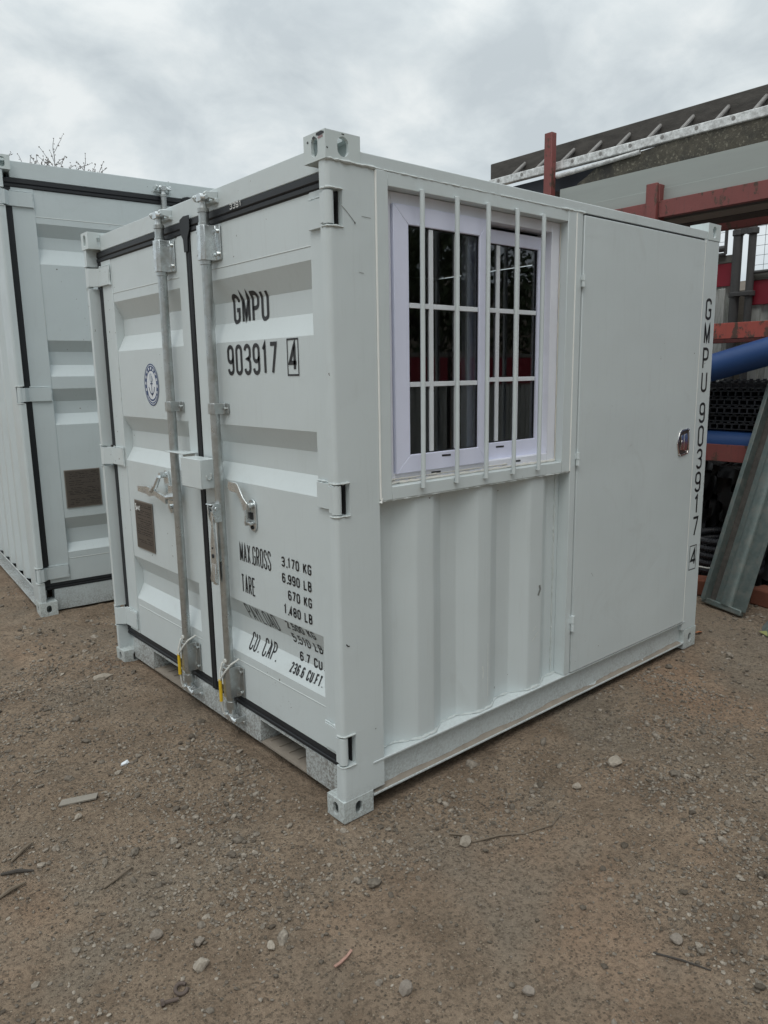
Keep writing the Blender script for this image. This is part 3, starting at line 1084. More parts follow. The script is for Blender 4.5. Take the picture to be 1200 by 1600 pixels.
# catch plate with its hook on the near door
mb = MB()
pts = []
for a in range(0, 181, 20):
    pts.append((0.619 + 0.026 * math.cos(R(a)), 1.040 + 0.026 * math.sin(R(a))))
for a in range(180, 361, 20):
    pts.append((0.619 + 0.026 * math.cos(R(a)), 0.962 + 0.026 * math.sin(R(a))))
mb.prism(pts, 0, X0 - 0.009, X0 - 0.003)
mb.tube([(X0 - 0.009, 0.619, 1.040), (X0 - 0.030, 0.619, 1.040)], 0.013, 12)
mb.prism([(0.617, 1.026), (0.640, 1.020), (0.655, 1.050), (0.690, 1.085), (0.745, 1.088), (0.757, 1.102), (0.750, 1.128), (0.690, 1.126), (0.676, 1.120), (0.640, 1.072), (0.610, 1.052)], 0, X0 - 0.036, X0 - 0.029)
mb.box(X0 - 0.034, X0 - 0.009, 0.630, 0.636, 0.960, 1.030)
mb.box(X0 - 0.030, X0 - 0.009, 0.606, 0.650, 0.966, 0.976)
mb.build('handle_catch', zinc_bright, dr, 0.0015)
mb = MB(); mb.box(X0 - 0.0115, X0 - 0.0093, 0.611, 0.629, 0.984, 1.012)
mb.tube([(X0 - 0.009, 0.619, 0.952), (X0 - 0.014, 0.619, 0.952)], 0.008, 8)
mb.build('catch_slot', dark_hole, dr)

# twisted handle hanging along the near rod
yr = 0.822
mb = MB()
for o_ in (-0.019, 0.019):
    mb.prism([(-0.022, 1.030), (0.012, 1.030), (0.012, 0.955), (-0.020, 0.955), (-0.030, 0.99), (-0.030, 1.020)], 1, yr - 0.006 + o_ - 0.003, yr - 0.006 + o_ + 0.003)
mb.tube([(-0.012, yr - 0.032, 1.012), (-0.012, yr + 0.022, 1.012)], 0.008, 10)
mb.prism([(-0.034, 1.034), (0.006, 1.034), (0.010, 1.027), (-0.036, 1.027)], 1, yr - 0.028, yr + 0.016)
mb.prism([(yr - 0.016, 1.000), (yr + 0.004, 1.000), (yr + 0.003, 0.930), (yr + 0.020, 0.850), (yr + 0.022, 0.790), (yr + 0.019, 0.735), (yr + 0.012, 0.690), (yr - 0.018, 0.690), (yr - 0.024, 0.735), (yr - 0.024, 0.800), (yr - 0.022, 0.850), (yr - 0.014, 0.930)], 0, -0.024, -0.014)
mb.prism([(-0.024, 0.78), (-0.034, 0.715), (-0.030, 0.70), (-0.014, 0.70), (-0.014, 0.78)], 1, yr - 0.020, yr + 0.016)
mb.build('door_handle', zinc_bright, dr, 0.002)
mb = MB(); mb.disc((-0.0265, yr, 0.812), 0, 0.009, 0.002, 14)
mb.disc((-0.0265, yr, 0.846), 0, 0.004, 0.002, 8)
mb.build('handle_eye', dark_hole, dr)
# lever handle on the far door
yr = 1.222
mb = MB()
mb.prism([(1.408, 1.040), (1.412, 1.090), (1.400, 1.112), (1.380, 1.112), (1.366, 1.090), (1.352, 1.020)], 0, X0 - 0.012, X0 - 0.003)
mb.prism([(1.352, 1.030), (1.395, 1.030), (1.372, 0.925), (1.355, 0.912), (1.338, 0.918), (1.318, 0.960), (1.312, 1.030)], 0, X0 - 0.0135, X0 - 0.004)
mb.tube([(X0 - 0.004, 1.390, 1.092), (X0 - 0.042, 1.390, 1.092)], 0.014, 10)
mb.tube([(X0 - 0.004, 1.345, 0.945), (X0 - 0.024, 1.345, 0.945)], 0.012, 10)
mb.prism([(X0 - 0.045, 1.300), (X0 - 0.045, 1.250), (0.010, 1.236), (X0 - 0.025, 1.300)], 2, 0.985, 1.055)
mb.prism([(1.300, 1.000), (1.420, 1.020), (1.500, 1.030), (1.610, 1.022), (1.610, 0.996), (1.505, 0.992), (1.480, 0.984), (1.420, 0.995), (1.300, 0.970)], 0, X0 - 0.062, X0 - 0.050)
mb.tube([(X0 - 0.045, 1.392, 1.085), (X0 - 0.055, 1.415, 1.040), (X0 - 0.060, 1.455, 1.012)], [0.012, 0.013, 0.012], 10)
mb.tube([(X0 - 0.05, 1.30, 1.0), (0.022, 1.235, 1.01)], [0.014, 0.018], 10)
mb.build('door_handle', zinc_bright, dl, 0.002)

# data plate with a scribble
pl, mb, mb2 = data_plate(dl, X0, 1.588, 1.804, 0.673, 0.926, True)
mb.build('plate_face', plate_m, dl, smooth=0)
mb2.build('plate_text', plate_txt, dl, smooth=0)
mb = MB()
for st_ in ([(0, .03), (.01, .034), (.003, .018), (.012, .012), (.004, 0)], [(.018, .024), (.016, .004), (.026, .016), (.034, .004)], [(.03, .024), (.05, .004)], [(.05, .026), (.034, .006)]):
    for q in stroke(st_, .0055):
        mb.poly([(X0 - 0.0086, 1.792 - u * 1.15, 0.872 + v) for u, v in q])
mb.build('chalk_scribble', white_chalk, dl, smooth=0, recalc=False)

# round sticker with an anchor
cy_, cz_, ry_, rz_ = 1.496, 1.508, 0.080, 0.098


def ring(a, b, x, seg=(0, 360), n=48):
    mb_ = MB()
    for k in range(n):
        t0, t1 = R(seg[0] + (seg[1] - seg[0]) * k / n), R(seg[0] + (seg[1] - seg[0]) * (k + 1) / n)
        mb_.poly([(x, cy_ - ry_ * r_ * math.sin(t_), cz_ + rz_ * r_ * math.cos(t_)) for r_, t_ in ((a, t0), (b, t0), (b, t1), (a, t1))])
    return mb_


xs = X0 - 0.0012
mb = ring(0.0, 1.0, xs); mb.build('sticker', white_ink, dl, smooth=0, recalc=False)
mb = ring(0.94, 1.0, xs - .0006)
for a, b, s0, s1 in ((.66, .90, -128, 128), (.70, .78, 128, 232), (.84, .90, 128, 232)):
    q = ring(a, b, xs - .0006, (s0, s1)); i = len(mb.v); mb.v += q.v; mb.f += [tuple(i + k for k in f_) for f_ in q.f]
st_ = [[(0, -.46), (0, .10)], [(-.17, .05), (.17, .05)], arc(0, -.02, .38, .44, 205, 335, 14), [(-.40, -.10), (-.30, -.26)], [(.40, -.10), (.30, -.26)], [(-.08, -.40), (0, -.52), (.08, -.40)]]
for s_ in st_:
    for q in stroke([(u * ry_, v * rz_) for u, v in s_], .0055, .01):
        mb.poly([(xs - .0006, cy_ - u, cz_ + v) for u, v in q])
mb.build('sticker_print', blue_ink, dl, smooth=0, recalc=False)
mb = MB()
for s_ in [arc(-.05, .32, .17, .20, 0, 360, 16), arc(.06, .25, .12, .14, 0, 360, 14), [(-.12, .48), (.10, .22), (.02, .12)]]:
    for q in stroke([(u * ry_, v * rz_) for u, v in s_], .003, .01):
        mb.poly([(xs - .0006, cy_ - u, cz_ + v) for u, v in q])
mb.build('sticker_globe', paleblue_ink, dl, smooth=0, recalc=False)
mb = MB()
for k in range(11):                       # lettering round the rim reduced to its pale marks
    a = -112 + 22.4 * k
    q = ring(.72, .84, xs - .0011, (a, a + 10), 3); i = len(mb.v); mb.v += q.v; mb.f += [tuple(i + k_ for k_ in f_) for f_ in q.f]
mb.build('sticker_rim', white_ink, dl, smooth=0, recalc=False)

# seal cords with yellow sleeves, one on each rod foot
for d, yr in ((dr, 0.822), (dl, 1.222)):
    mb = MB()
    y = yr + 0.028
    mb.tube([(0.050, yr - 0.036, 0.352), (0.012, yr - 0.034, 0.338), (-0.010, yr - 0.012, 0.300), (-0.013, yr + 0.016, 0.268), (-0.011, y, 0.250), (-0.010, y, 0.160), (-0.004, y + .004, 0.110), (0.006, y, 0.085)], 0.0042, 8)
    mb.tube([(0.036, yr + 0.026, 0.345), (0.004, yr + 0.032, 0.325), (-0.010, yr + 0.030, 0.285), (-0.012, y, 0.250)], 0.0042, 8)
    mb.tube([(0.028, yr, 0.348), (-0.003, yr, 0.346)], 0.010, 8)
    mb.build_each('seal_cord', rope_w, d)
    mb = MB(); mb.tube([(-0.011, y, 0.258), (-0.011, y, 0.158)], 0.0075, 10)
    mb.build('cord_sleeve', rope_y, d)

# ---- the near long side ---------------------------------------------------------------
# rails
mb = MB(); mb.box(0.134, L - 0.128, 0.003, 0.075, 2.181, 2.221)
tr_ = mb.build('top_rail', paint_clean, cab, 0.003)
mb = MB(); weld(mb, [(0.19, 0.002, 2.181), (0.55, 0.002, 2.180), (1.27, 0.002, 2.180), (1.32, 0.002, 2.181)], 0.0038, 0.012, 0.5)
weld(mb, [(1.17, 0.001, 2.181), (1.33, 0.001, 2.182)], 0.006, 0.012, 0.7)
mb.build_each('weld_bead', weld_m, tr_)
mb = MB(); mb.box(0.134, L - 0.128, W - 0.075, W - 0.003, 2.181, 2.221); mb.build('top_rail', paint_clean, cab, 0.003)
mb = MB(); mb.prism([(-0.0005, 0.165), (-0.0005, 0.157), (0.028, 0.157), (0.028, 0.040), (0.000, 0.040), (0.000, 0.032), (0.075, 0.032), (0.075, 0.165)], 0, 0.138, L - 0.128)
mb.build('bottom_rail', paint_rail, cab, 0.0015)
mb = MB(); mb.box(0.190, L - 0.128, W - 0.075, W - 0.003, 0.032, 0.165); mb.build('bottom_rail', paint_dirty, cab, 0.002)
mb = MB()
k = 90
mudh = [0.043 + 0.004 * math.sin(i * .31) + 0.005 * rng.random() for i in range(k + 1)]
for i in range(k):
    x0, x1 = 0.145 + (L - 0.29) * i / k, 0.145 + (L - 0.29) * (i + 1) / k
    h0, h1 = mudh[i], mudh[i + 1]
    mb.poly([(x0, 0.004, 0.0405), (x1, 0.004, 0.0405), (x1, 0.0278, h1), (x0, 0.0278, h0)])
mb.build('mud_ledge', dirt_m, cab, smooth=0)
# lower corrugated sheet, with pressed (rounded) folds
def soften(p, d=.008):
    out = [p[0]]
    for a_, b_, c_ in zip(p[:-2], p[1:-1], p[2:]):
        def to(q_, dist):
            l_ = math.hypot(q_[0] - b_[0], q_[1] - b_[1]); t_ = min(.45, dist / l_)
            return (b_[0] + (q_[0] - b_[0]) * t_, b_[1] + (q_[1] - b_[1]) * t_)
        s_, e_ = to(a_, d), to(c_, d)
        for t_ in (0, .25, .5, .75, 1):
            out.append(tuple((1 - t_) ** 2 * s_[i_] + 2 * t_ * (1 - t_) * b_[i_] + t_ ** 2 * e_[i_] for i_ in (0, 1)))
    return out + [p[-1]]


cx_ = [(.188, .058), (.285, .058), (.375, .016), (.460, .016), (.535, .058), (.622, .058), (.708, .016), (.783, .016), (.860, .058), (.945, .058), (1.030, .016), (1.117, .016), (1.190, .058), (1.2768, .058)]
cs_ = soften(cx_)
mb = MB(); mb.prism(cs_ + [(x, y + .004) for x, y in reversed(cs_)], 2, .160, 1.128)
cw = mb.build('corrugated_wall', paint_body, cab, smooth=30)
mb = MB()
weld(mb, [(x, y - 0.003, .168) for x, y in cx_], 0.006, 0.016, 0.7)
weld(mb, [(1.246, .056, .175), (1.246, .056, 1.10)], 0.0045, 0.012, 0.7)
mb.build_each('weld_bead', weld_m, cw)
# window surround of square tube, jamb tube
mb = MB()
mb.box(.198, .246, 0.000, .060, 1.112, 2.1795); mb.box(1.216, 1.270, 0.000, .060, 1.112, 2.1795)
mb.box(.246, 1.216, 0.0012, .058, 1.112, 1.158); mb.box(.246, 1.216, 0.0012, .058, 2.135, 2.1795)
ws = mb.build('window_surround', paint_clean, cab, 0.0025)
mb = MB()
mb.tube([(.1945, .001, 1.118), (.1945, .001, 2.176)], .0042, 8)
weld(mb, [(.1945, -.001, 1.108), (.1985, .000, 1.124)], .007, .006)
mb.tube([(1.2735, .001, 1.112), (1.2735, .001, 2.176)], .0036, 8)
mb.build_each('sealant_line', chalk_line, ws)
mb = MB(); weld(mb, [(.20, .004, 1.110), (.7, .006, 1.109), (1.27, .004, 1.110)], .004, .014, .6); mb.build_each('weld_bead', weld_m, ws)
mb = MB(); mb.box(1.277, 1.316, 0.000, .060, .1655, 2.1795); mb.build('door_jamb', paint_body, cab, 0.003)
# bars
for x in (.390, .558, .721, .884, 1.044):
    mb = MB()
    xb = x + rng.uniform(-.003, .003)
    mb.tube([(x, -.0085, 2.141), (xb, -.0085, 1.139)], .0088, 12)
    for z in (2.140, 1.142):
        weld(mb, [(x - .007, -.002, z), (x + .007, -.002, z)], .006, .004, .5)
    mb.build('security_bar', paint_clean, cab, 0.001)


# window
win = MB()
fx0, fx1, fz0, fz1 = .250, 1.214, 1.160, 2.134
fw, yf = .040, .040
for x0, x1, z0, z1 in ((fx0, fx0 + fw, fz0, fz1), (fx1 - .052, fx1, fz0, fz1), (fx0 + fw, fx1 - .052, fz0, fz0 + fw - .004), (fx0 + fw, fx1 - .052, fz1 - fw, fz1)):
    win.box(x0, x1, yf, yf + .075, z0, z1)
win.box(fx0 + fw, fx1 - .052, yf + .070, yf + .0745, fz0 + .03, fz0 + .05)
wf = win.build('window', pvc_white, cab, 0.003)


def sash(x0, x1, z0, z1, y, gx0, gx1, gz0, gz1, vs, hs):
    mb_ = MB()
    d_ = .034
    # mitred frame
    o_ = [(x0, z0), (x1, z0), (x1, z1), (x0, z1)]; i_ = [(gx0, gz0), (gx1, gz0), (gx1, gz1), (gx0, gz1)]
    for k_ in range(4):
        l_ = (k_ + 1) % 4
        mb_.prism([(o_[k_][0], o_[k_][1]), (o_[l_][0], o_[l_][1]), (i_[l_][0], i_[l_][1]), (i_[k_][0], i_[k_][1])], 1, y, y + d_)
    s_ = mb_.build('sash', pvc, wf, 0.0022)
    mb_ = MB(); mb_.poly([(gx0 - .004, y + .012, gz0 - .004), (gx1 + .004, y + .012, gz0 - .004), (gx1 + .004, y + .012, gz1 + .004), (gx0 - .004, y + .012, gz1 + .004)])
    mb_.build('glass_pane', glass_m, wf, smooth=0, recalc=False)
    mb_ = MB()
    w_ = .0095
    for v_ in vs:
        mb_.box(v_ - w_, v_ + w_, y + .0045, y + .0115, gz0 + .0042, gz1 - .0042)
    cuts = [gx0 + .0042] + [q for v_ in sorted(vs) for q in (v_ - w_ - .0004, v_ + w_ + .0004)] + [gx1 - .0042]
    for h_ in hs:
        for k_ in range(0, len(cuts), 2):
            mb_.box(cuts[k_], cuts[k_ + 1], y + .0042, y + .0113, h_ - .0085, h_ + .0085)
    mb_.build('glazing_bar', white_ink, wf, 0.001)
    mb_ = MB()
    b_ = .004
    for a0, a1, c0, c1 in ((gx0, gx1, gz0, gz0 + b_), (gx0, gx1, gz1 - b_, gz1), (gx0, gx0 + b_, gz0 + b_, gz1 - b_), (gx1 - b_, gx1, gz0 + b_, gz1 - b_)):
        mb_.box(a0, a1, y + .008, y + .0118, c0, c1)
    mb_.build('pane_gasket', rubber, wf)
    return s_


sash(.294, .765, 1.194, 2.096, .030, .362, .719, 1.257, 2.034, (.473, .602), (1.772, 1.503))
sash(.700, 1.176, 1.186, 2.076, .074, .772, 1.122, 1.262, 2.026, (.880, 1.000), (1.778, 1.512))
mb = MB()
for x0, x1, y, z in ((.519, .565, .0295, 1.241), (.474, .522, .0395, 1.181), (.872, .920, .0735, 1.243), (.948, .986, .0395, 1.181)):
    mb.prism([(x0, z - .003), (x1, z - .004), (x1, z + .003), (x0, z + .004)], 1, y - .0006, y + .002)
mb.build_each('weep_slot', black_ink, wf)
mb = MB(); weld(mb, [(.252, .037, 1.163), (.7, .038, 1.162), (1.21, .037, 1.163)], .008, .014, .5); weld(mb, [(.252, .038, 1.176), (.9, .039, 1.175)], .004, .014, .5)
weld(mb, [(1.213, .037, 1.165), (1.213, .037, 2.13)], .004, .02, .5); mb.build_each('sealant_bead', silicone, wf)
mb = MB()
mb.prism([(.700, 1.585), (.712, 1.570), (.722, 1.580), (.716, 1.640), (.735, 1.655), (.735, 1.690), (.712, 1.680), (.705, 1.640)], 1, .112, .124)
mb.build('window_handle', pvc_white, wf, .002)

# smooth side door
mb = MB(); mb.box(1.3225, 2.3600, -.0035, .040, .1685, 2.172)
pdoor = mb.build('side_door', paint_body, cab, 0.0025)
mb = MB()
for z0, z1 in ((1.886, 1.936), (1.133, 1.190), (.374, .446)):
    mid = (z0 + z1) / 2
    mb2 = MB()
    mb2.tube([(1.3185, -.009, z0), (1.3185, -.009, mid - .0012)], .0092, 12); mb2.tube([(1.3185, -.009, mid + .0012), (1.3185, -.009, z1)], .0092, 12)
    mb2.tube([(1.3185, -.009, mid - .003), (1.3185, -.009, mid + .003)], .0055, 8)
    weld(mb2, [(1.3255, -.005, z0 + .004), (1.3255, -.005, mid)], .004, .008); weld(mb2, [(1.3115, -.002, mid), (1.3115, -.002, z1 - .004)], .004, .008)
    mb2.build('hinge', paint_clean, pdoor)
mb = MB(); mb.box(1.3168, 1.3220, .006, .04, .17, 2.172); mb.box(1.3225, 2.357, .004, .04, 2.1725, 2.180); mb.box(2.3605, 2.3665, .006, .04, .17, 2.172)
mb.build_each('door_gap_seal', rubber, pdoor)
lc = [(2.178, 1.168), (2.200, 1.222), (2.214, 1.232), (2.290, 1.240), (2.303, 1.228), (2.303, 1.118), (2.290, 1.104), (2.214, 1.098), (2.200, 1.106)]
ctr = (2.250, 1.168)
mb = MB()
n = len(lc)
inn = [(ctr[0] + (x - ctr[0]) * .86, ctr[1] + (z - ctr[1]) * .88) for x, z in lc]
for k in range(n):
    l = (k + 1) % n
    mb.prism([lc[k], lc[l], inn[l], inn[k]], 1, -.0095, -.0036)
mb.build('latch', chrome, pdoor, 0.002)
mb = MB(); mb.prism([(x, z) for x, z in inn], 1, -.0052, -.0037); mb.build('latch_well', brownchrome, pdoor)
mb = MB()
mb.prism([(2.214, 1.130), (2.275, 1.122), (2.286, 1.150), (2.286, 1.190), (2.275, 1.214), (2.214, 1.205), (2.222, 1.168)], 1, -.0085, -.0054)
mb.tube([(2.226, -.0088, 1.168), (2.226, -.0125, 1.168)], .012, 12)
mb.box(2.246, 2.256, -.0105, -.0086, 1.130, 1.206)
mb.build('latch_paddle', chrome, pdoor, 0.0015)

# far posts, castings, letters down the post
for y0, y1 in ((0.002, .06), (W - .06, W - .002)):
    mb = MB(); mb.box(2.367, L - .002, y0, y1, .113, 2.1805)
    fp = mb.build('corner_post', paint_body, cab, 0.004)
    if y0 < .1:
        mb = MB(); mb.tube([(2.3675, .0015, .17), (2.3675, .0015, 2.178)], .0035, 8)
        mb.build_each('sealant_line', chalk_line, fp)
        mb = MB()
        zs = [(1.897, 1.788), (1.770, 1.665), (1.649, 1.537), (1.526, 1.418), (1.365, 1.256), (1.244, 1.131), (1.120, 1.010), (.996, .884), (.871, .765), (.750, .640), (.573, .476)]
        for ch, (zt_, zb_) in zip('GMPU9039174', zs):
            mb = MB()
            for q in text_quads(ch, .062, zt_ - zb_, .0135):
                mb.poly([(2.411 + u, .0012, zb_ + v) for u, v in q])
            mb.build('lettering', black_ink, fp, smooth=0, recalc=False)
        mb = MB()
        for x0, x1, z0, z1 in ((2.398, 2.402, .452, .590), (2.470, 2.474, .452, .590), (2.402, 2.470, .452, .457), (2.402, 2.470, .585, .590)):
            mb.poly([(x0, .0012, z0), (x1, .0012, z0), (x1, .0012, z1), (x0, .0012, z1)])
        mb.build('letter_frame', black_ink, fp, smooth=0, recalc=False)
for y0, y1 in ((0, .10), (W - .10, W)):
    sd_ = 0 if y0 == 0 else 1
    mb = MB(); casting(mb, L - .128, L, y0, y1, 0.0, .112, {(0, 1): (.016, .025), (1, sd_): (.017, .027)}, .012); mb.build('corner_casting', paint_cast, cab, .0025)
    mb = MB(); casting(mb, L - .128, L, y0, y1, H - .081, H, {(0, 1): (.017, .028), (1, sd_): (.018, .028), (2, 1): (.026, .034)}, .012); mb.build('corner_casting', paint_cast, cab, .0025)

# wear: a scratch by the upper hinge, scuffs where forks and ropes rubbed
def mark(pts, w, mat, parent, y):
    mb_ = MB()
    for q_ in stroke(pts, w, .01):
        mb_.poly([(u, y, v) for u, v in q_])
    mb_.build('paint_mark', mat, parent, smooth=0, recalc=False)


near_post = next(o_ for o_ in cab.children if o_.name.startswith('corner_post'))
scuff = simple("grey_scuff", (.20, .21, .20), .7, 0, .3, 60, 0)
pale_scuff = simple("pale_filler_scuff", (.70, .74, .72), .6, 0, .2, 60, 0)
mark([(.056, 2.052), (.075, 2.038), (.093, 2.022), (.108, 2.008)], .0022, scuff, near_post, .0008)
mark([(.106, 2.009), (.110, 2.005)], .005, scuff, near_post, .0008)
mark([(.135, 2.030), (.172, 2.028)], .0015, scuff, near_post, .0008)
mark([(.120, 1.86), (.140, 1.858)], .0014, scuff, near_post, .0008)
mark([(.030, .640), (.036, .632), (.044, .630)], .004, black_ink, near_post, .0008)
mark([(.150, .292), (.154, .290)], .004, scuff, near_post, .0008)
for x_, z_ in ((1.06, .43), (1.075, .40), (1.055, .385)):
    mark([(x_, z_), (x_ + .022, z_ + .018)], .006, pale_scuff, cw, .0148)
mark([(.735, .36), (.742, .335), (.738, .305)], .008, pale_scuff, cw, .0148)
mark([(1.092, .585), (1.105, .61), (1.100, .63)], .012, scuff, cw, .0148)
mark([(.768, .45), (.768, .22)], .004, pale_scuff, cw, .0148)
mark([(1.46, .62), (1.475, .60)], .0016, scuff, pdoor, -.0047)
def chip(pts, mat, parent, x):
    mb_ = MB(); mb_.poly([(x, y, z) for y, z in pts]); mb_.build('paint_chip', mat, parent, smooth=0, recalc=False)


near_cast = [o_ for o_ in cab.children if o_.name.startswith('corner_casting')][2]
pink_bare = simple('bare_primer', (.36, .25, .26), .7, 0, .3, 60)
chip([(.006, 2.256), (.004, 2.2505), (.030, 2.2475), (.046, 2.2520), (.044, 2.2585), (.020, 2.2600)], black_ink, near_cast, -.0006)
chip([(.012, 2.2480), (.010, 2.2415), (.034, 2.2400), (.038, 2.2460)], pink_bare, near_cast, -.0007)
chip([(.054, 2.2530), (.050, 2.2440), (.060, 2.2415), (.066, 2.2500)], black_ink, near_cast, -.0006)
chip([(.088, 2.2450), (.084, 2.2390), (.090, 2.2370), (.095, 2.2420)], black_ink, near_cast, -.0006)
mark([(.004, 2.212), (.009, 2.209)], .004, black_ink, near_cast, -.0006)
mark([(.062, 2.2575), (.072, 2.2565)], .003, black_ink, near_cast, -.0006)
# hidden sides: far wall, back wall, roof, floor (the room seen through the glass)
def corr(a0, a1, o, d, per=.27):
    p, a = [], a0
    while a < a1 - per:
        p += [(a, o), (a + .07, o), (a + .135, o + d), (a + .205, o + d)]; a += per
    return p + [(a1, o)]


pth = corr(.19, 2.367, W - .02, -.036)
mb = MB(); mb.prism(pth + [(x, y - .004) for x, y in reversed(pth)], 2, .165, 2.181); mb.build('corrugated_wall', paint_body, cab, smooth=20)
pth = corr(.06, W - .06, L - .02, -.036)
mb = MB(); mb.prism([(x, y) for y, x in pth] + [(x - .004, y) for y, x in reversed(pth)], 2, .112, 2.181); mb.build('corrugated_wall', paint_body, cab, smooth=20)
mb = MB(); mb.box(.161, L - .06, .076, W - .076, 2.196, 2.208)
for k in range(7):
    mb.box(.25 + k * .31, .33 + k * .31, .12, W - .12, 2.2085, 2.220)
mb.build('roof_panel', paint_clean, cab, .003)
mb = MB(); mb.box(.151, L - .06, .076, W - .076, .135, .160); mb.build('floor', old_wood, cab)
mb = MB(); mb.box(.15, .156, .08, W - .08, .165, 2.19); mb.box(.16, L - .07, W - .09, W - .085, .165, 2.19); mb.box(L - .076, L - .07, .08, W - .1, .165, 2.19)
mb.build('inner_lining', paint_inner, cab)

# ------------------------------------------------------------------ THE TALL NEIGHBOUR
dn = Vector((.9964, -.0848, 0)); en = Vector((.0848, .9964, 0))
V0 = Vector((-.1038, 3.1267, 0))
Wn, Hn = 2.40, 2.856
nb = empty('shipping_container', 'tall grey-white shipping container with black door seals, behind the barred cabin', 'container', tuple(V0 + dn * Wn), math.atan2(en.y, en.x))
# cast radius and positions in its own frame: y = Wn - s
cn = dict(W=Wn, H=Hn, yc=1.19, door_top=2.690, door_bot=0.200, seal_top=2.744, seal_bot=0.157,
          hinges=((0.226, 0.317), (1.398, 1.493), (2.574, 2.668)), cb0=-0.004, cb1=0.090, cast_l=0.134, sill0=0.010,
          ribs=((2.492, 2.418, 2.345, 2.250), (1.784, 1.714, 1.630, 1.556), (1.479, 1.398, 1.318, 1.246), (0.630, 0.548, 0.452, 0.396)),
          weld_t=2.530, weld_b=0.352, pockets=(), rods=((0, .82, ((2.52, 2.65), (1.60, 1.64), (.23, .36))), (1, 1.375, ((2.52, 2.65), (1.60, 1.64), (.23, .36)))))
dn_doors, Pn, Xn = front(nb, cn, paint_neigh, paint_neigh)
q, mb, mb2 = data_plate(dn_doors[1], Xn, Wn - .466, Wn - .236, .693, .947, False)
mb.build('plate_face', plate_m, dn_doors[1], smooth=0); mb2.build('plate_text', plate_txt, dn_doors[1], smooth=0)
Ln = 6.06
for y0, y1, oy, sg in ((Wn - .075, Wn - .002, Wn - .006, -1), (.002, .075, .006, 1)):
    mb = MB(); mb.box(.134, Ln, y0, y1, 2.775, 2.815); mb.build('top_rail', paint_neigh, nb, .003)
    mb = MB()
    yo, yi = (y1, y0) if sg == -1 else (y0, y1)
    mb.prism([(yo, .165), (yo, .155), (yo + sg * .05, .155), (yo + sg * .05, .045), (yo, .045), (yo, .036), (yi, .036), (yi, .165)], 0, .138, Ln)
    mb.build('bottom_rail', paint_dirty, nb, .002)
    pth = corr(.19, Ln - .06, oy, sg * .036)
    mb = MB(); mb.prism(pth + [(x, y + sg * .004) for x, y in reversed(pth)], 2, .165, 2.775); mb.build('corrugated_wall', paint_neigh, nb, .004, smooth=20)
    mb = MB(); mb.box(Ln - .06, Ln, y0, y1, .06, 2.775); mb.build('corner_post', paint_neigh, nb, .003)
mb = MB(); mb.box(.161, Ln, .076, Wn - .076, 2.79, 2.803); mb.build('roof_panel', paint_neigh, nb)
mb = MB(); mb.box(Ln - .03, Ln - .005, .076, Wn - .076, .04, 2.79); mb.build('end_wall', paint_neigh, nb)
mb = MB(); mb.box(.16, Ln - .031, .076, Wn - .076, .12, .15); mb.build('floor', old_wood, nb)

# ------------------------------------------------------------------ RACK WITH ITS LOAD
RX, RB = 3.60, 4.45
rk = empty('storage_rack', 'worn red steel storage rack loaded with boards and pipes, behind the cabin', 'rack', (RX, .2, 0))


def rbox(mb_, x0, x1, y0, y1, z0, z1):
    mb_.box(x0 - RX, x1 - RX, y0 - .2, y1 - .2, z0, z1)


def chan(mb_, x, y0, y1, z0, z1, face=-1, w=.05, t_=.008):
    """C-section beam along y, back of the web towards the front"""
    p = [(x, z0), (x, z1), (x + w, z1), (x + w, z1 - t_), (x + t_, z1 - t_), (x + t_, z0 + t_), (x + w, z0 + t_), (x + w, z0)]
    mb_.prism([(a - RX, b) for a, b in p], 1, y0 - .2, y1 - .2)


for x, y, zt_ in ((RX, 1.02, 2.805), (RX, -1.75, 2.80), (RX + .02, 1.955, 3.365), (RB, 1.90, 2.80), (RB, -1.75, 2.80), (RB, .4, 2.6)):
    mb = MB()
    p = [(x + .009, y - .042), (x + .085, y - .042), (x + .085, y + .042), (x + .009, y + .042)] if zt_ < 3 else [(x + .006, y - .036), (x + .066, y - .036), (x + .066, y + .036), (x + .006, y + .036)]
    mb.prism([(a - RX, b - .2) for a, b in p], 2, -.01, zt_)
    rbox(mb, x - .02, x + .12, y - .08, y + .08, -.02, .006)
    mb.build('upright', rack_red, rk, .004)
for z0, z1, mt in ((2.578, 2.690, rack_red), (1.732, 1.835, rack_red_bright), (.915, 1.030, rack_red)):
    mb = MB()
    for a, b in ((-1.70, .975), (1.065, 1.915)):
        chan(mb, RX, a, b, z0, z1)
    mb.build('beam', mt, rk, .003)
    mb = MB(); chan(mb, RB, -1.70, .355, z0, z1); chan(mb, RB, .446, 1.855, z0, z1); mb.build('beam', rack_red, rk, .003)
mb = MB()
rbox(mb, RX - .028, RX - .001, .978, 1.062, 2.56, 2.808)
mb.build('stub_post', rack_red, rk, .004)
for y in (-1.2, -.45, 1.25, 1.7):
    for zz in (2.56, .90):
        mb = MB(); rbox(mb, RX + .055, RB - .002, y - .03, y + .03, zz, zz + .05); mb.build('cross_arm', rack_red, rk, .003)

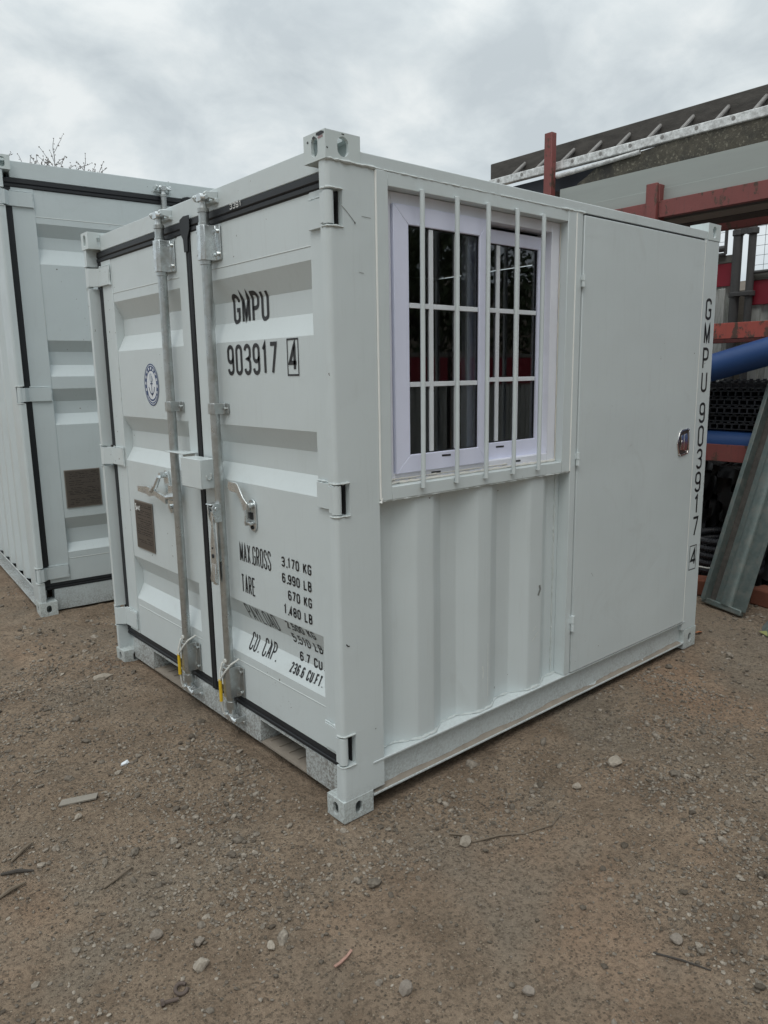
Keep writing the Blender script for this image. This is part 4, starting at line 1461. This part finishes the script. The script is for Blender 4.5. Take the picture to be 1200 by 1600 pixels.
# planks on the top deck (seen from below)
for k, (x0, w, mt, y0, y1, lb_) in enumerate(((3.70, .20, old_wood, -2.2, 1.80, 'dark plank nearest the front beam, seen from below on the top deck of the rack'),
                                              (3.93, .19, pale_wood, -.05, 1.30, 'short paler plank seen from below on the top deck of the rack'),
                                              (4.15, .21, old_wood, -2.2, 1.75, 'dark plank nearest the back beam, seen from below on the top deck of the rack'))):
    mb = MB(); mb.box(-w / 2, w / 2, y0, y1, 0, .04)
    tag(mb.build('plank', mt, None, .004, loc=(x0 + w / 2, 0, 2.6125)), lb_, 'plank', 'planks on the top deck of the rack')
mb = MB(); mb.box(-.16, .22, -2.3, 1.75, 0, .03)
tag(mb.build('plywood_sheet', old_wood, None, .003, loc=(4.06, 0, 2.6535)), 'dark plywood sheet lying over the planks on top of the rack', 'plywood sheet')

# grey board on edge, mossy board, ladder
mb = MB(); mb.prism([(0, 0), (.030, 0), (.036, .245), (.004, .245)], 1, -2.6, 1.865)
mb.box(-.004, 0.0, -2.6, 1.80, .0, .09)
tag(mb.build('grey_board', grey_sheet, None, .003, loc=(3.668, 0, 2.692)), 'long smooth grey board standing on edge on the red top beam', 'board')
mb = MB()
ol = [(-2.6, 2.700), (-2.6, 3.10), (.9, 3.098), (1.55, 3.06), (1.66, 2.995), (1.74, 2.96), (1.70, 2.700)]
mb.prism(ol, 0, 3.715, 3.765)
tag(mb.build('mossy_board', moss_m, None, .006), 'dark mossy speckled board on edge between the grey board and the ladder', 'board')
mb = MB(); mb.tube([(3.700, 1.92, 3.045), (3.700, 1.20, 3.072)], .016, 10)
tag(mb.build('grey_tube', ali, None), 'short dull grey tube lying under the white ladder rail', 'tube')
mb = MB(); mb.box(-.17, .27, -2.6, 2.45, -.03, .095)
tag(mb.build('dark_panel', simple('navy_black_panel', (.022, .026, .036), .6, 0, .3), None, .003, loc=(3.95, 0, 2.985)), 'flat navy black panel lying under the ladder at the back of the rack top', 'panel')
lad = empty('ladder', 'old ladder with a white splashed lower rail lying on edge along the rack top', 'ladder', (3.70, 0, 3.095))
mb = MB(); mb.prism([(0, -2.8), (.055, -2.8), (.055, 2.60), (0, 2.64)], 2, .0, .062); mb.build('rail', ali, lad, .006)
mb = MB(); mb.prism([(.215, -2.8), (.265, -2.8), (.265, 2.76), (.215, 2.80)], 2, .085, .258); mb.build('rail', old_wood, lad, .006)
for k in range(22):
    y = 2.42 - k * .248
    mb = MB(); mb.tube([(.035, y, .045), (.235, y - .004, .195)], .016, 10)
    mb.build('rung', rung_m, lad)
    mb = MB(); mb.tube([(-.0015, y + .10, .036), (.004, y + .10, .036)], .014, 10); mb.build('rung_end', rung_m, lad)

# blue pipes, black trays on the lower shelf
mb = MB(); pth = [Vector((3.50, 1.15, 1.362)), Vector((3.50, -.80, 1.888))]
d_ = (pth[1] - pth[0]).normalized()
mb.tube(pth, .089, 32, caps=False); mb.tube([pth[0], pth[1]], .080, 32, caps=False)
i = len(mb.v)
for s_ in (0, 32 * 1):
    for j in range(32):
        l = (j + 1) % 32
        mb.f.append((s_ + j, s_ + l, 64 + s_ + l, 64 + s_ + j))
tag(mb.build('blue_pipe', blue_pipe_m), 'large blue plastic pipe slanting across the front of the rack', 'pipe')
mb = MB(); mb.tube([(3.70, 1.6, 1.038), (3.70, -1.5, 1.038)], .0865, 32)
mb.build('blue_pipe', blue_pipe_m)
tag(bpy.data.objects[mb and 'blue_pipe.001'], 'blue plastic pipe lying level behind the low red beam, under the black trays', 'pipe')
tr0 = None
for k in range(6):
    if tr0 is None:
        mb = MB()
        mb.box(-.40, .40, -.60, .60, 0, .008)
        for y in np.arange(-.60, .601, .05):
            mb.box(-.40, .40, y - .006, y + .006, .0082, .034)
        for sx in (-.40, .394):
            mb.box(sx, sx + .008, -.60, .60, .034, .044)
            for y in np.arange(-.58, .581, .05):
                mb.box(sx - .004, sx + .012, y - .012, y + .012, .044, .054)
        tr0 = mb.build('plastic_tray', tray_m, None, .0015)
        o = tr0
    else:
        o = tr0.copy(); COL.objects.link(o)
    o.location = (4.03 + rng.uniform(-.02, .02), .25 + rng.uniform(-.03, .03), 1.128 + k * .055)
    o.rotation_euler = (0, 0, rng.uniform(-.02, .02))
    tag(o, 'black ribbed plastic tray in the stack on the lower rack shelf', 'tray', 'black trays stacked on the rack')

# sloping galvanised trough leaning on the rack
lt = empty('galvanised_panel', 'weathered galvanised steel panel with a raised centre ridge, leaning on the rack', 'steel panel', (3.21, .155, 0))
wdir = Vector((3.255 - 3.165, .31 - (-.006), 0)).normalized()
ldir = Vector((.27, -.12, 1)).normalized()
ndir = ldir.cross(wdir).normalized()
if ndir.x > 0: ndir = -ndir
lt.rotation_mode = 'QUATERNION'
wdir = (-wdir - ldir * (-wdir).dot(ldir)).normalized()
lt.rotation_quaternion = Matrix((wdir, ldir.cross(wdir), ldir)).transposed().to_quaternion()   # local x to the right, -y towards the viewer, z up the slope
LT = 1.85
mb = MB()
path = [(.165, -.02), (.135, -.02), (.132, .0), (.05, .0)] + [(.05 - .045 * (1 - math.cos(R(a))), -.028 * math.sin(R(a))) for a in (20, 45, 70, 90, 110, 135, 160)] + [(-.04, .0), (-.085, .002)]
mb.prism(path + [(x, y + .004) for x, y in reversed(path)], 2, .04, LT)
mb.build('sheet', zinc_old, lt, .001)
mb = MB(); mb.box(-.165, -.135, -.045, .015, .03, LT); mb.build('side_rail', zinc_old, lt, .002)
mb = MB(); mb.box(-.134, -.086, .010, .014, .03, LT); mb.build('gap_shade_strip', old_wood, lt)  # dark strip put in for the shaded gap beside the side rail
mb = MB(); mb.box(-.175, .135, -.02, .012, .008, .045); mb.build('foot_rail', zinc_old, lt, .006)

mb = MB()
pth = [(-.09, 0), (-.03, 0), (-.02, .012), (.02, .012), (.03, 0), (.09, 0)]
mb.prism(pth + [(x, y + .004) for x, y in reversed(pth)], 2, 0, .55)
o = mb.build('steel_strip', zinc_old, None, .001, loc=(3.00, -.185, .0))
o.rotation_mode = 'QUATERNION'
o.rotation_quaternion = Vector((.30, -.52, .80)).to_track_quat('Z', 'Y')
tag(o, 'narrow grey steel strip leaning at the far right, beside the galvanised panel', 'steel strip')

mb = MB()
nu, nv = 60, 22
for i in range(nu):
    for j in range(nv):
        def tp(i_, j_):
            y = -1.65 + 3.3 * i_ / nu; t_ = j_ / nv
            x = 4.36 - .40 * min(1, t_ * 1.6) if t_ < .6 else 3.96 - .02 * t_
            z = .86 - .03 * math.sin(y * 3) - (0 if t_ < .6 else (t_ - .6) / .4 * .86)
            w_ = .03 * math.sin(y * 13 + j_ * .4) + .02 * math.sin(y * 29 + j_ * .9)
            return (x + w_, y, z + w_ * .5)
        mb.poly([tp(i, j), tp(i + 1, j), tp(i + 1, j + 1), tp(i, j + 1)])
o = mb.build('shade_sheet', simple('under_rack_black', (.012, .012, .014), .55, 0, .3), None, 0, smooth=60)  # near-black sheet added to keep the space under the rack dark
bm = bmesh.new(); bm.from_mesh(o.data); bmesh.ops.remove_doubles(bm, verts=bm.verts, dist=.0005); bm.to_mesh(o.data); bm.free()
tag(o, 'black creased sheet added to darken the space under the rack', 'shade_sheet')
# hose coil, clay blocks and rubble under the rack
mb = MB()
for tu in range(5):
    pts, rs = [], []
    for k in range(160):
        a = 2 * math.pi * k / 159
        r0 = .22 + .01 * math.sin(3 * a)
        pts.append((3.78 + r0 * math.cos(a), .42 + r0 * math.sin(a), .150 + tu * .052)); rs.append(.026 if k % 2 else .021)
    mb.tube(pts, rs, 10, caps=False)
tag(mb.build('drain_hose', tray_m), 'coil of black ribbed drainage hose in the dark under the rack', 'hose coil')
mb = MB(); pts = [(3.44, .62, .262), (3.43, .54, .228), (3.42, .46, .205), (3.42, .38, .205), (3.43, .27, .225), (3.45, .15, .25)]
mb.tube(pts, .005, 8); tag(mb.build('white_cable', rope_w), 'thin pale cable looped in front of the black hose coil', 'cable')
for k, (x, y, rz, lb_) in enumerate(((3.47, .47, .3, 'orange clay block under the hose coil, close to the cabin corner'), (3.52, -.02, -.2, 'dark red clay block under the rack, right of the galvanised panel'))):
    mb = MB(); mb.box(-.07, .07, -.12, .12, 0, .115)
    o = mb.build('clay_block', brick_m, None, .012, loc=(x, y, .0)); o.rotation_euler = (0, 0, rz)
    tag(o, lb_, 'block', 'clay blocks under the rack')
mb = MB(); mb.tube([(3.42, -.10, .055), (3.50, -.60, .06)], .05, 16)
tag(mb.build('grey_pipe', simple('dull_grey_pipe', (.16, .15, .13), .7)), 'short grey pipe on the ground behind the galvanised panel', 'pipe')

# ------------------------------------------------------------------ FENCE / HOARDING BEHIND THE RACK
HX = 5.0


def hoarding(name_loc, rz, wdt, h, red0, red1, label, group, sign=False):
    t = empty('hoarding_panel', label, 'fence panel', name_loc, rz, group)
    mb_ = MB()
    pth_, a = [], -wdt / 2
    while a < wdt / 2 - .12:
        pth_ += [(a, 0), (a + .07, 0), (a + .085, .022), (a + .125, .022)]; a += .14
    pth_.append((wdt / 2, 0))
    mb_.prism(pth_ + [(x, y + .003) for x, y in reversed(pth_)], 2, .03, red0 + .02)
    mb_.build('sheet', hoard_white, t, 0, smooth=20)
    mb_ = MB(); mb_.box(-wdt / 2, wdt / 2, -.018, -.004, red0, red1); mb_.build('red_board', hoard_red, t, .003)
    mb_ = MB(); mb_.box(-wdt / 2, wdt / 2, -.022, .05, red1 + .002, red1 + .065); mb_.box(-wdt / 2, wdt / 2, .025, .06, .30, .37); mb_.build('rail', rail_grey, t, .003)
    if h > red1 + .2:
        mb_ = MB(); mb_.box(-wdt / 2, wdt / 2, .0, .03, red1 + .0655, red1 + .16); mb_.build('kick_board', rail_grey, t, .003)
    mb_ = MB()
    for s_ in (-1, 1):
        mb_.box(s_ * (wdt / 2 - .02) - .02, s_ * (wdt / 2 - .02) + .02, .0605, .10, 0, h)
    mb_.build('post', post_grey, t, .002)
    if sign:
        mb_ = MB(); mb_.box(-.16, .16, -.012, -.005, red0 - .42, red0 - .06); q_ = mb_.build('sign', white_ink, t, .002)
    return t


hoarding((HX, 2.055, 0), R(-90), 1.99, 2.42, 2.215, 2.40, 'red topped white hoarding panel behind the cabin, left of the dark fence posts', 'red topped hoarding panels behind the rack')
hoarding((HX, -.15, 0), R(-90), 2.10, 2.30, 2.045, 2.238, 'red topped white hoarding panel behind the rack, right of the dark fence posts', 'red topped hoarding panels behind the rack')
for y, lb_ in ((1.022, 'dark steel fence post carrying the clamp, left one of the pair beyond the cabin'), (.905, 'dark steel fence post, right one of the close pair beyond the cabin')):
    t = empty('fence_post', lb_, 'post', (HX - .06, y, 0), 0, 'dark fence posts beyond the cabin')
    mb = MB(); mb.tube([(0, 0, 0), (0, 0, 2.80)], .037 if y > 1 else .030, 14); mb.build('post', post_grey, t)
    mb = MB(); mb.tube([(0, 0, 2.115), (0, 0, 2.155)], .047, 12); mb.tube([(0, 0, 2.60), (0, 0, 2.645)], .045, 12)
    if y > 1:
        mb.box(-.05, -.02, -.14, .02, 2.118, 2.150); mb.box(-.03, .0, -.115, -.015, 2.605, 2.655)
    mb.build('clamp', post_grey, t, .003)


def meshpanel(y0, y1, z0, z1, label, midrail=None):
    t = empty('mesh_panel', label, 'fence panel', (HX - .05, (y0 + y1) / 2, 0), 0, 'wire mesh panels above the hoarding')
    w_ = (y1 - y0) / 2
    mb_ = MB()
    for s_ in (-w_, w_):
        mb_.tube([(0, s_, z0), (0, s_, z1)], .014, 8)
    mb_.tube([(0, -w_, z1), (0, w_, z1)], .014, 8); mb_.tube([(0, -w_, z0), (0, w_, z0)], .014, 8)
    if midrail:
        mb_.tube([(-.005, -w_, midrail), (-.005, w_, midrail)], .026, 10)
    mb_.build('frame', post_grey, t)
    mb_ = MB()
    for y in np.arange(-w_ + .06, w_, .075):
        mb_.tube([(0, y, z0), (0, y, z1)], .0017, 5)
    for z in np.arange((midrail or z0) + .055, z1, .075):
        mb_.tube([(.0034, -w_, z), (.0034, w_, z)], .0017, 5)
    mb_.build('mesh', mesh_wire, t)
    return t


meshpanel(1.125, 2.9, 2.47, 3.05, 'wire mesh fence panel above the left red hoarding, beside the cabin corner', 2.515)
meshpanel(-1.2, .90, 2.30, 2.95, 'wire mesh fence panel above the right red hoarding, under the rack deck')
mb = MB(); mb.box(-.012, .012, -.14, .16, 0, 2.185)
tag(mb.build('brown_board', pale_wood, None, .003, loc=(HX + .14, .985, 0)), 'upright brown board filling the gap behind the two dark fence posts', 'board')
mb = MB(); mb.box(-.012, .012, -.030, .030, 0, 2.19)
tag(mb.build('white_lath', hoard_white, None, .003, loc=(HX - .08, 1.12, 0)), 'upright white lath against the hoarding beside the left dark post', 'lath')
# earth bank beyond
mb = MB()
n = 40
for i in range(n):
    y0, y1 = -30 + 60 * i / n, -30 + 60 * (i + 1) / n
    def hh(y): return 4.15 + .3 * math.sin(y * .33 + 1.5) + .12 * math.sin(y * 1.7) - .02 * y
    for xa, xb, ka, kb in ((13, 15.5, 0, .7), (15.5, 19, .7, 1), (19, 40, 1, 1)):
        mb.poly([(xa, y0, hh(y0) * ka - .03), (xa, y1, hh(y1) * ka - .03), (xb, y1, hh(y1) * kb - .03), (xb, y0, hh(y0) * kb - .03)])
o = mb.build('hills', heap_m, None); o['kind'] = 'structure'

# ------------------------------------------------------------------ TREES
def bare_tree(loc, label, seed, h):
    r_ = random.Random(seed)
    root = empty('bare_tree', label, 'tree', loc)
    tr, tw, bd = MB(), MB(), MB()

    def grow(p, d, ln, rad, dep):
        pts, rs = [p], [rad]
        for k_ in range(4):
            d = (d + Vector((r_.uniform(-1, 1), r_.uniform(-1, 1), r_.uniform(-.5, .55))) * .34).normalized()
            p = p + d * ln / 4
            pts.append(p); rs.append(rad * (1 - .11 * (k_ + 1)))
        (tr if rad > .03 else tw).tube(pts, rs, 6 if rad > .02 else 4)
        if dep == 0 or rad < .004:
            for q_ in pts[1:]:
                if r_.random() < .9:
                    bd.ball(q_ + Vector((r_.uniform(-.02, .02), r_.uniform(-.02, .02), r_.uniform(-.02, .02))), r_.uniform(.006, .012), 5)
            return
        for k_ in range(r_.choice((3, 4, 4))):
            b_ = pts[r_.choice((2, 3, 4, 4))]
            a = Vector((r_.uniform(-1, 1), r_.uniform(-1, 1), r_.uniform(-.1, .8))).normalized()
            grow(b_, (d * .55 + a * .75).normalized(), ln * r_.uniform(.6, .80), max(.0048, rs[-1] * .60), dep - 1)
    grow(Vector((0, 0, -.05)), Vector((0, 0, 1)), h * .38, .085, 6)
    tr.build('trunk', bark_m, root); tw.build('twig', twig_m, root); bd.build('bud', bud_m, root)
    return root


def leafy_tree(loc, h, seed, label):
    r_ = random.Random(seed)
    root = empty('leafy_tree', label, 'tree', loc, 0, 'leafy trees along the yard edge')
    mb_ = MB(); mb_.tube([(0, 0, -.05), (.1, .05, h * .25), (.05, -.05, h * .5), (.1, .1, h * .8)], [.16, .13, .09, .03], 9)
    cl = []
    for k_ in range(11):
        a, rr_, z = r_.uniform(0, 6.28), r_.uniform(.3, 1.3) * h * .2, r_.uniform(.28, .92) * h
        c_ = Vector((rr_ * math.cos(a), rr_ * math.sin(a), z)); cl.append((c_, r_.uniform(.13, .22) * h))
        mb_.tube([(.06, 0, z * .6), tuple(c_)], [.05, .015], 6)
    mb_.build('trunk', bark_m, root)
    cr_ = MB()
    for c_, q_ in cl:
        for k_ in range(420):
            v_ = Vector((r_.gauss(0, 1), r_.gauss(0, 1), r_.gauss(0, 1))).normalized() * q_ * (r_.random() ** .4)
            p_ = c_ + v_
            u_ = Vector((r_.gauss(0, 1), r_.gauss(0, 1), r_.gauss(0, 1))).normalized(); w_ = u_.orthogonal().normalized()
            s_ = r_.uniform(.05, .10)
            cr_.poly([p_ - u_ * s_, p_ + w_ * s_ * .6, p_ + u_ * s_, p_ - w_ * s_ * .6])
    cr_.build('crown', leaf_m, root, smooth=0, recalc=False)
    return root


bare_tree((2.75, 10.2, 0), 'bare budding tree whose twigs show above the tall container', 12, 4.72)
# the far edge of the yard, mirrored in the window
for k, (x, y, h) in enumerate(((3.2, -7.8, 7.0), (5.6, -8.6, 8.0), (8.0, -7.8, 7.2), (10.6, -8.8, 8.2), (13.2, -8.0, 7.5), (16.0, -8.8, 8.0), (19.0, -8.0, 8.0), (22.5, -9.0, 8.5))):
    leafy_tree((x, y, 0), h, 40 + k, 'dark leafy tree along the yard edge facing the cabin window')
for k, (x, y, h) in enumerate(((-.5, -9.5, 7.0), (-4.5, -9.0, 7.5), (-8.5, -7.5, 7.5), (-11, -3.5, 7.0), (-11.5, 1.0, 7.5))):  # unseen trees added so the lock rods reflect something dark
    leafy_tree((x, y, 0), h, 60 + k, 'dark leafy tree added unseen behind the photographer for dark reflections')
for k in range(6):
    hoarding((3.0 + k * 2.5, -6.0, 0), R(180), 2.4, 1.85, 1.34, 1.76, 'red topped white hoarding panel facing the cabin window across the yard', 'hoarding panels across the yard', sign=(k == 1))

# ------------------------------------------------------------------ STONES, GRAVEL AND LITTER
nr = np.random.default_rng(3)
iv1, if1 = ico(1)
iv0, if0 = ico(1)
iv2, if2 = ico(2)
FP = ((-.02, 2.53, -.02, 2.11),)


def free(x, y, mgn=0.0):
    ok = ~((x > 0 - mgn) & (x < 2.52 + mgn) & (y > 0 - mgn) & (y < 2.09 + mgn))
    # neighbour footprint
    rx, ry = x - V0.x, y - V0.y
    s = rx * dn.x + ry * dn.y; d_ = rx * en.x + ry * en.y
    return ok & ~((s > -.02) & (s < 2.4) & (d_ > -.02) & (d_ < 6))


def pebbles(n, lo, hi, x0, x1, y0, y1, V, F, powr=2.2, clump=True):
    x = nr.uniform(x0, x1, n); y = nr.uniform(y0, y1, n)
    if clump:
        p = np.clip((vnoise(x * 1.5 + 9, y * 1.5 + 3, 21) - .28) * 2.0, .10, 1) * np.clip((vnoise(x * 5, y * 5, 22)) * 1.5, .2, 1)
        k = nr.random(n) < p
        x, y = x[k], y[k]
    k = free(x, y, .008); x, y = x[k], y[k]
    n = len(x)
    r = lo + (hi - lo) * nr.random(n) ** powr
    sc = np.stack([r * nr.uniform(.8, 1.35, n), r * nr.uniform(.7, 1.15, n), r * nr.uniform(.45, .85, n)], -1)
    rot = nr.uniform(0, 6.28, n); c, s = np.cos(rot), np.sin(rot)
    base = V[None] * (1 + nr.uniform(-.22, .22, (n, len(V), 1)))
    b = base * sc[:, None, :]
    tilt = nr.uniform(-.4, .4, n)
    bz = b[:, :, 2] + b[:, :, 0] * tilt[:, None]
    bx = b[:, :, 0] * c[:, None] - b[:, :, 1] * s[:, None]
    by = b[:, :, 0] * s[:, None] + b[:, :, 1] * c[:, None]
    z = gh(x, y) + sc[:, 2] * nr.uniform(.05, .6, n)
    v = np.stack([bx + x[:, None], by + y[:, None], bz + z[:, None]], -1).reshape(-1, 3)
    f = (F[None] + (np.arange(n) * len(V))[:, None, None]).reshape(-1, 3)
    return v, f


parts = [pebbles(85000, .0025, .0070, -1.45, 2.0, -1.85, 2.3, iv0, if0, 1.5),
         pebbles(21000, .005, .014, -1.5, 4.6, -1.9, 4.2, iv1, if1, 2.2),
         pebbles(1300, .010, .022, -1.5, 4.8, -1.9, 4.2, iv2, if2, 3.2)]
vo, fo, off = [], [], 0
for v_, f_ in parts:
    vo.append(v_); fo.append(f_ + off); off += len(v_)
o = raw_mesh('gravel', np.concatenate(vo), np.concatenate(fo), gravel_m, False)
o['kind'] = 'stuff'
o['label'] = 'loose gravel and small stones scattered over the bare earth'


def rock(x, y, sx, sy, sz, seed, mat, label, cat='stone', rz=0, name='stone'):
    r_ = np.random.default_rng(seed)
    v = iv2 * (1 + r_.uniform(-.07, .07, (len(iv2), 1)))
    for _ in range(9):                      # chip flats off it
        n_ = r_.normal(size=3); n_ /= np.linalg.norm(n_)
        dd = v @ n_; k = dd > .62
        v[k] -= np.outer(dd[k] - .62, n_)
    v = v * np.array([sx, sy, sz]) * .82
    c, s = math.cos(rz), math.sin(rz)
    v = np.stack([v[:, 0] * c - v[:, 1] * s, v[:, 0] * s + v[:, 1] * c, v[:, 2]], -1)
    o_ = raw_mesh(name, v, if2, mat, False)
    o_.location = (x, y, float(gh(x, y)) + sz * .45)
    return tag(o_, label, cat, 'stones lying on the bare earth' if cat == 'stone' else None)


rock(.243, -.35, .034, .026, .026, 1, stone_pale, 'pale tan stone with a thin root beside it, before the near casting')
rock(-.694, .673, .024, .017, .016, 2, stone_pale, 'pale oval stone just below the flat wood offcut', rz=.5)
rock(-.676, -.24, .030, .024, .024, 3, stone_pale, 'whitish lumpy stone above the rusty iron ring')
rock(1.057, -.412, .055, .038, .026, 4, stone_pale, 'broad flat pale stone out beside the side wall', rz=.4)
rock(.369, -1.039, .027, .024, .021, 5, stone_grey, 'round grey stone low on the right, above the thin dark twig')
rock(-.315, -.662, .028, .026, .024, 6, stone_grey, 'round brown-grey stone left of bottom centre on damp earth')
rock(-.492, -.301, .028, .016, .012, 7, stone_pale, 'flat pale wedge of stone left of the red strip', rz=1.1)
rock(.793, -.414, .026, .022, .022, 8, stone_pale, 'pale squarish stone standing nearest the corrugated side wall')
rock(-.079, -.878, .022, .020, .018, 9, stone_grey, 'smooth grey pebble at bottom centre right of damp earth')
rock(-.723, -.055, .026, .022, .022, 10, stone_grey, 'angular grey stone at lower left among bark scraps')
rock(-.16, 1.86, .075, .045, .022, 11, stone_pale, 'dusty concrete lump beside the left front foot of the cabin')
rock(-.64, -.16, .024, .018, .018, 12, stone_grey, 'brownish stone between the whitish lump and the pale wedge', rz=.8)
rock(2.75, .16, .06, .035, .022, 13, stone_grey, 'broad half buried stone by the far casting of the cabin', rz=.3)

# litter
def gz(x, y): return float(gh(x, y))


mb = MB(); mb.prism([(-.070, -.017), (.062, -.021), (.070, .013), (-.058, .019)], 2, 0, .007)
o = mb.build('wood_offcut', simple('grey_offcut_wood', (.26, .235, .20), .85, 0, .25, 10, .3), None, .001, loc=(-.655, .785, gz(-.655, .785) + .003)); o.rotation_euler = (R(3), R(-2), R(-20))
tag(o, 'flat grey wood offcut lying on the earth at left', 'offcut')
mb = MB(); mb.poly([(-.016, -.006, 0), (.006, -.010, .006), (.018, .004, .012), (-.002, .010, .004)]); mb.poly([(.006, -.010, .006), (.022, -.006, .001), (.018, .004, .012)])
mb.prism([(-.014, -.006), (.014, -.008), (.012, .006), (-.006, .010)], 2, -.002, .003)
o = mb.build('plastic_scrap', white_ink, None, loc=(-.422, .938, gz(-.422, .938) + .004)); tag(o, 'tiny bright white plastic scrap in front of the far door', 'scrap')


def stick(pts, r_, mat, name, label, cat='twig'):
    mb_ = MB(); mb_.tube([(x, y, gz(x, y) + r0) for x, y, r0 in pts], r_, 7)
    o_ = mb_.build(name, mat)
    return tag(o_, label, cat)


stick_m = simple('dry_stick', (.17, .135, .10), .9, 0, .3, 20, .4)
stick([(-.76, .25, .006), (-.72, .262, .008), (-.655, .285, .006)], [.0035, .0045, .003], stick_m, 'stick', 'short straight brown stick lying at lower left')
stick([(.27, -.36, .004), (.36, -.40, .006), (.44, -.45, .004), (.54, -.49, .009), (.62, -.47, .006)], [.004, .003, .003, .0025, .002], stick_m, 'root', 'thin curved pale root trailing from the tan stone', 'root')
stick([(.29, -.335, .004), (.24, -.28, .006)], [.004, .003], stick_m, 'root', 'stub of thin root behind the tan stone', 'root')
stick([(.285, -1.02, .004), (.31, -1.09, .006), (.33, -1.16, .004)], [.003, .003, .002], bark_m, 'twig', 'thin dark twig on the earth at lower right')
for k, (x, y, a, lb_) in enumerate(((-.905, .60, .6, 'curled pale bark scrap at the left edge of the yard, topmost of three'), (-.945, .50, -.5, 'long dark bark scrap at the left edge of the yard'), (-.985, .42, .3, 'grey bark scrap nearest the left picture edge'))):
    stick([(x - .05 * math.cos(a), y - .05 * math.sin(a), .006), (x, y, .012), (x + .05 * math.cos(a), y + .05 * math.sin(a), .007)], [.004, .007, .003], stick_m if k != 1 else bark_m, 'bark_scrap', lb_, 'bark scrap')
rust_m = simple('rusty_iron', (.13, .10, .085), .8, .3, .35, 25, .5)
mb = MB(); mb.tube([(.015 * math.cos(a), .015 * math.sin(a), .007 + .003 * math.sin(a)) for a in np.linspace(.3, 5.8, 22)], .0050, 8)
o = mb.build('iron_ring', rust_m, None, loc=(-.751, -.273, gz(-.751, -.273))); tag(o, 'open rusty iron ring pressed into the earth', 'ring')
mb = MB(); mb.tube([(0, 0, .008), (.040, -.012, .005)], .0048, 8); mb.tube([(-.002, 0.0006, .009), (.006, -.0018, .009)], .0095, 6)
o = mb.build('iron_bolt', rust_m, None, loc=(-.81, -.285, gz(-.81, -.285))); tag(o, 'rusty bolt with its head standing up at lower left', 'bolt')
red_strip = simple('faded_red_plastic', (.36, .21, .165), .7, 0, .5, 90, .2)
mb = MB(); pts = [(-.405, -.478), (-.383, -.478), (-.358, -.473), (-.335, -.464)]
for a, b in zip(pts[:-1], pts[1:]):
    za, zb_ = gz(*a) + .006, gz(*b) + .006
    mb.prism([(a[0], a[1] - .0040), (b[0], b[1] - .0045), (b[0], b[1] + .0035), (a[0], a[1] + .0035)], 2, min(za, zb_), max(za, zb_) + .003)
tag(mb.build('red_strip', red_strip, None), 'narrow faded red plastic strip on the earth at bottom centre', 'strip')
leaf_o = simple('orange_dead_leaf', (.42, .15, .06), .7, 0, .3, 20, .2)
leaf_g = simple('yellow_green_leaf', (.26, .27, .10), .6, 0, .3, 20, .2)
for (x, y, mt, s_, lb_) in ((2.72, .075, leaf_o, .03, 'small orange dead leaf beside the far casting'), (2.95, -.215, leaf_g, .055, 'limp yellow-green leaf at the foot of the steel strip')):
    mb = MB()
    zz = gz(x, y)
    ptsl = [(-1, 0, .1), (-.3, -.45, .25), (.5, -.35, .1), (1.1, .1, .2), (.4, .4, .35), (-.4, .35, .3)]
    mb.poly([(a * s_, b * s_, c * s_) for a, b, c in ptsl]); mb.poly([(a * s_, b * s_, c * s_ - .0015) for a, b, c in reversed(ptsl)])
    o = mb.build('leaf', mt, None, loc=(x, y, zz + .006)); o.rotation_euler = (0, 0, rng.uniform(0, 6))
    tag(o, lb_, 'leaf')
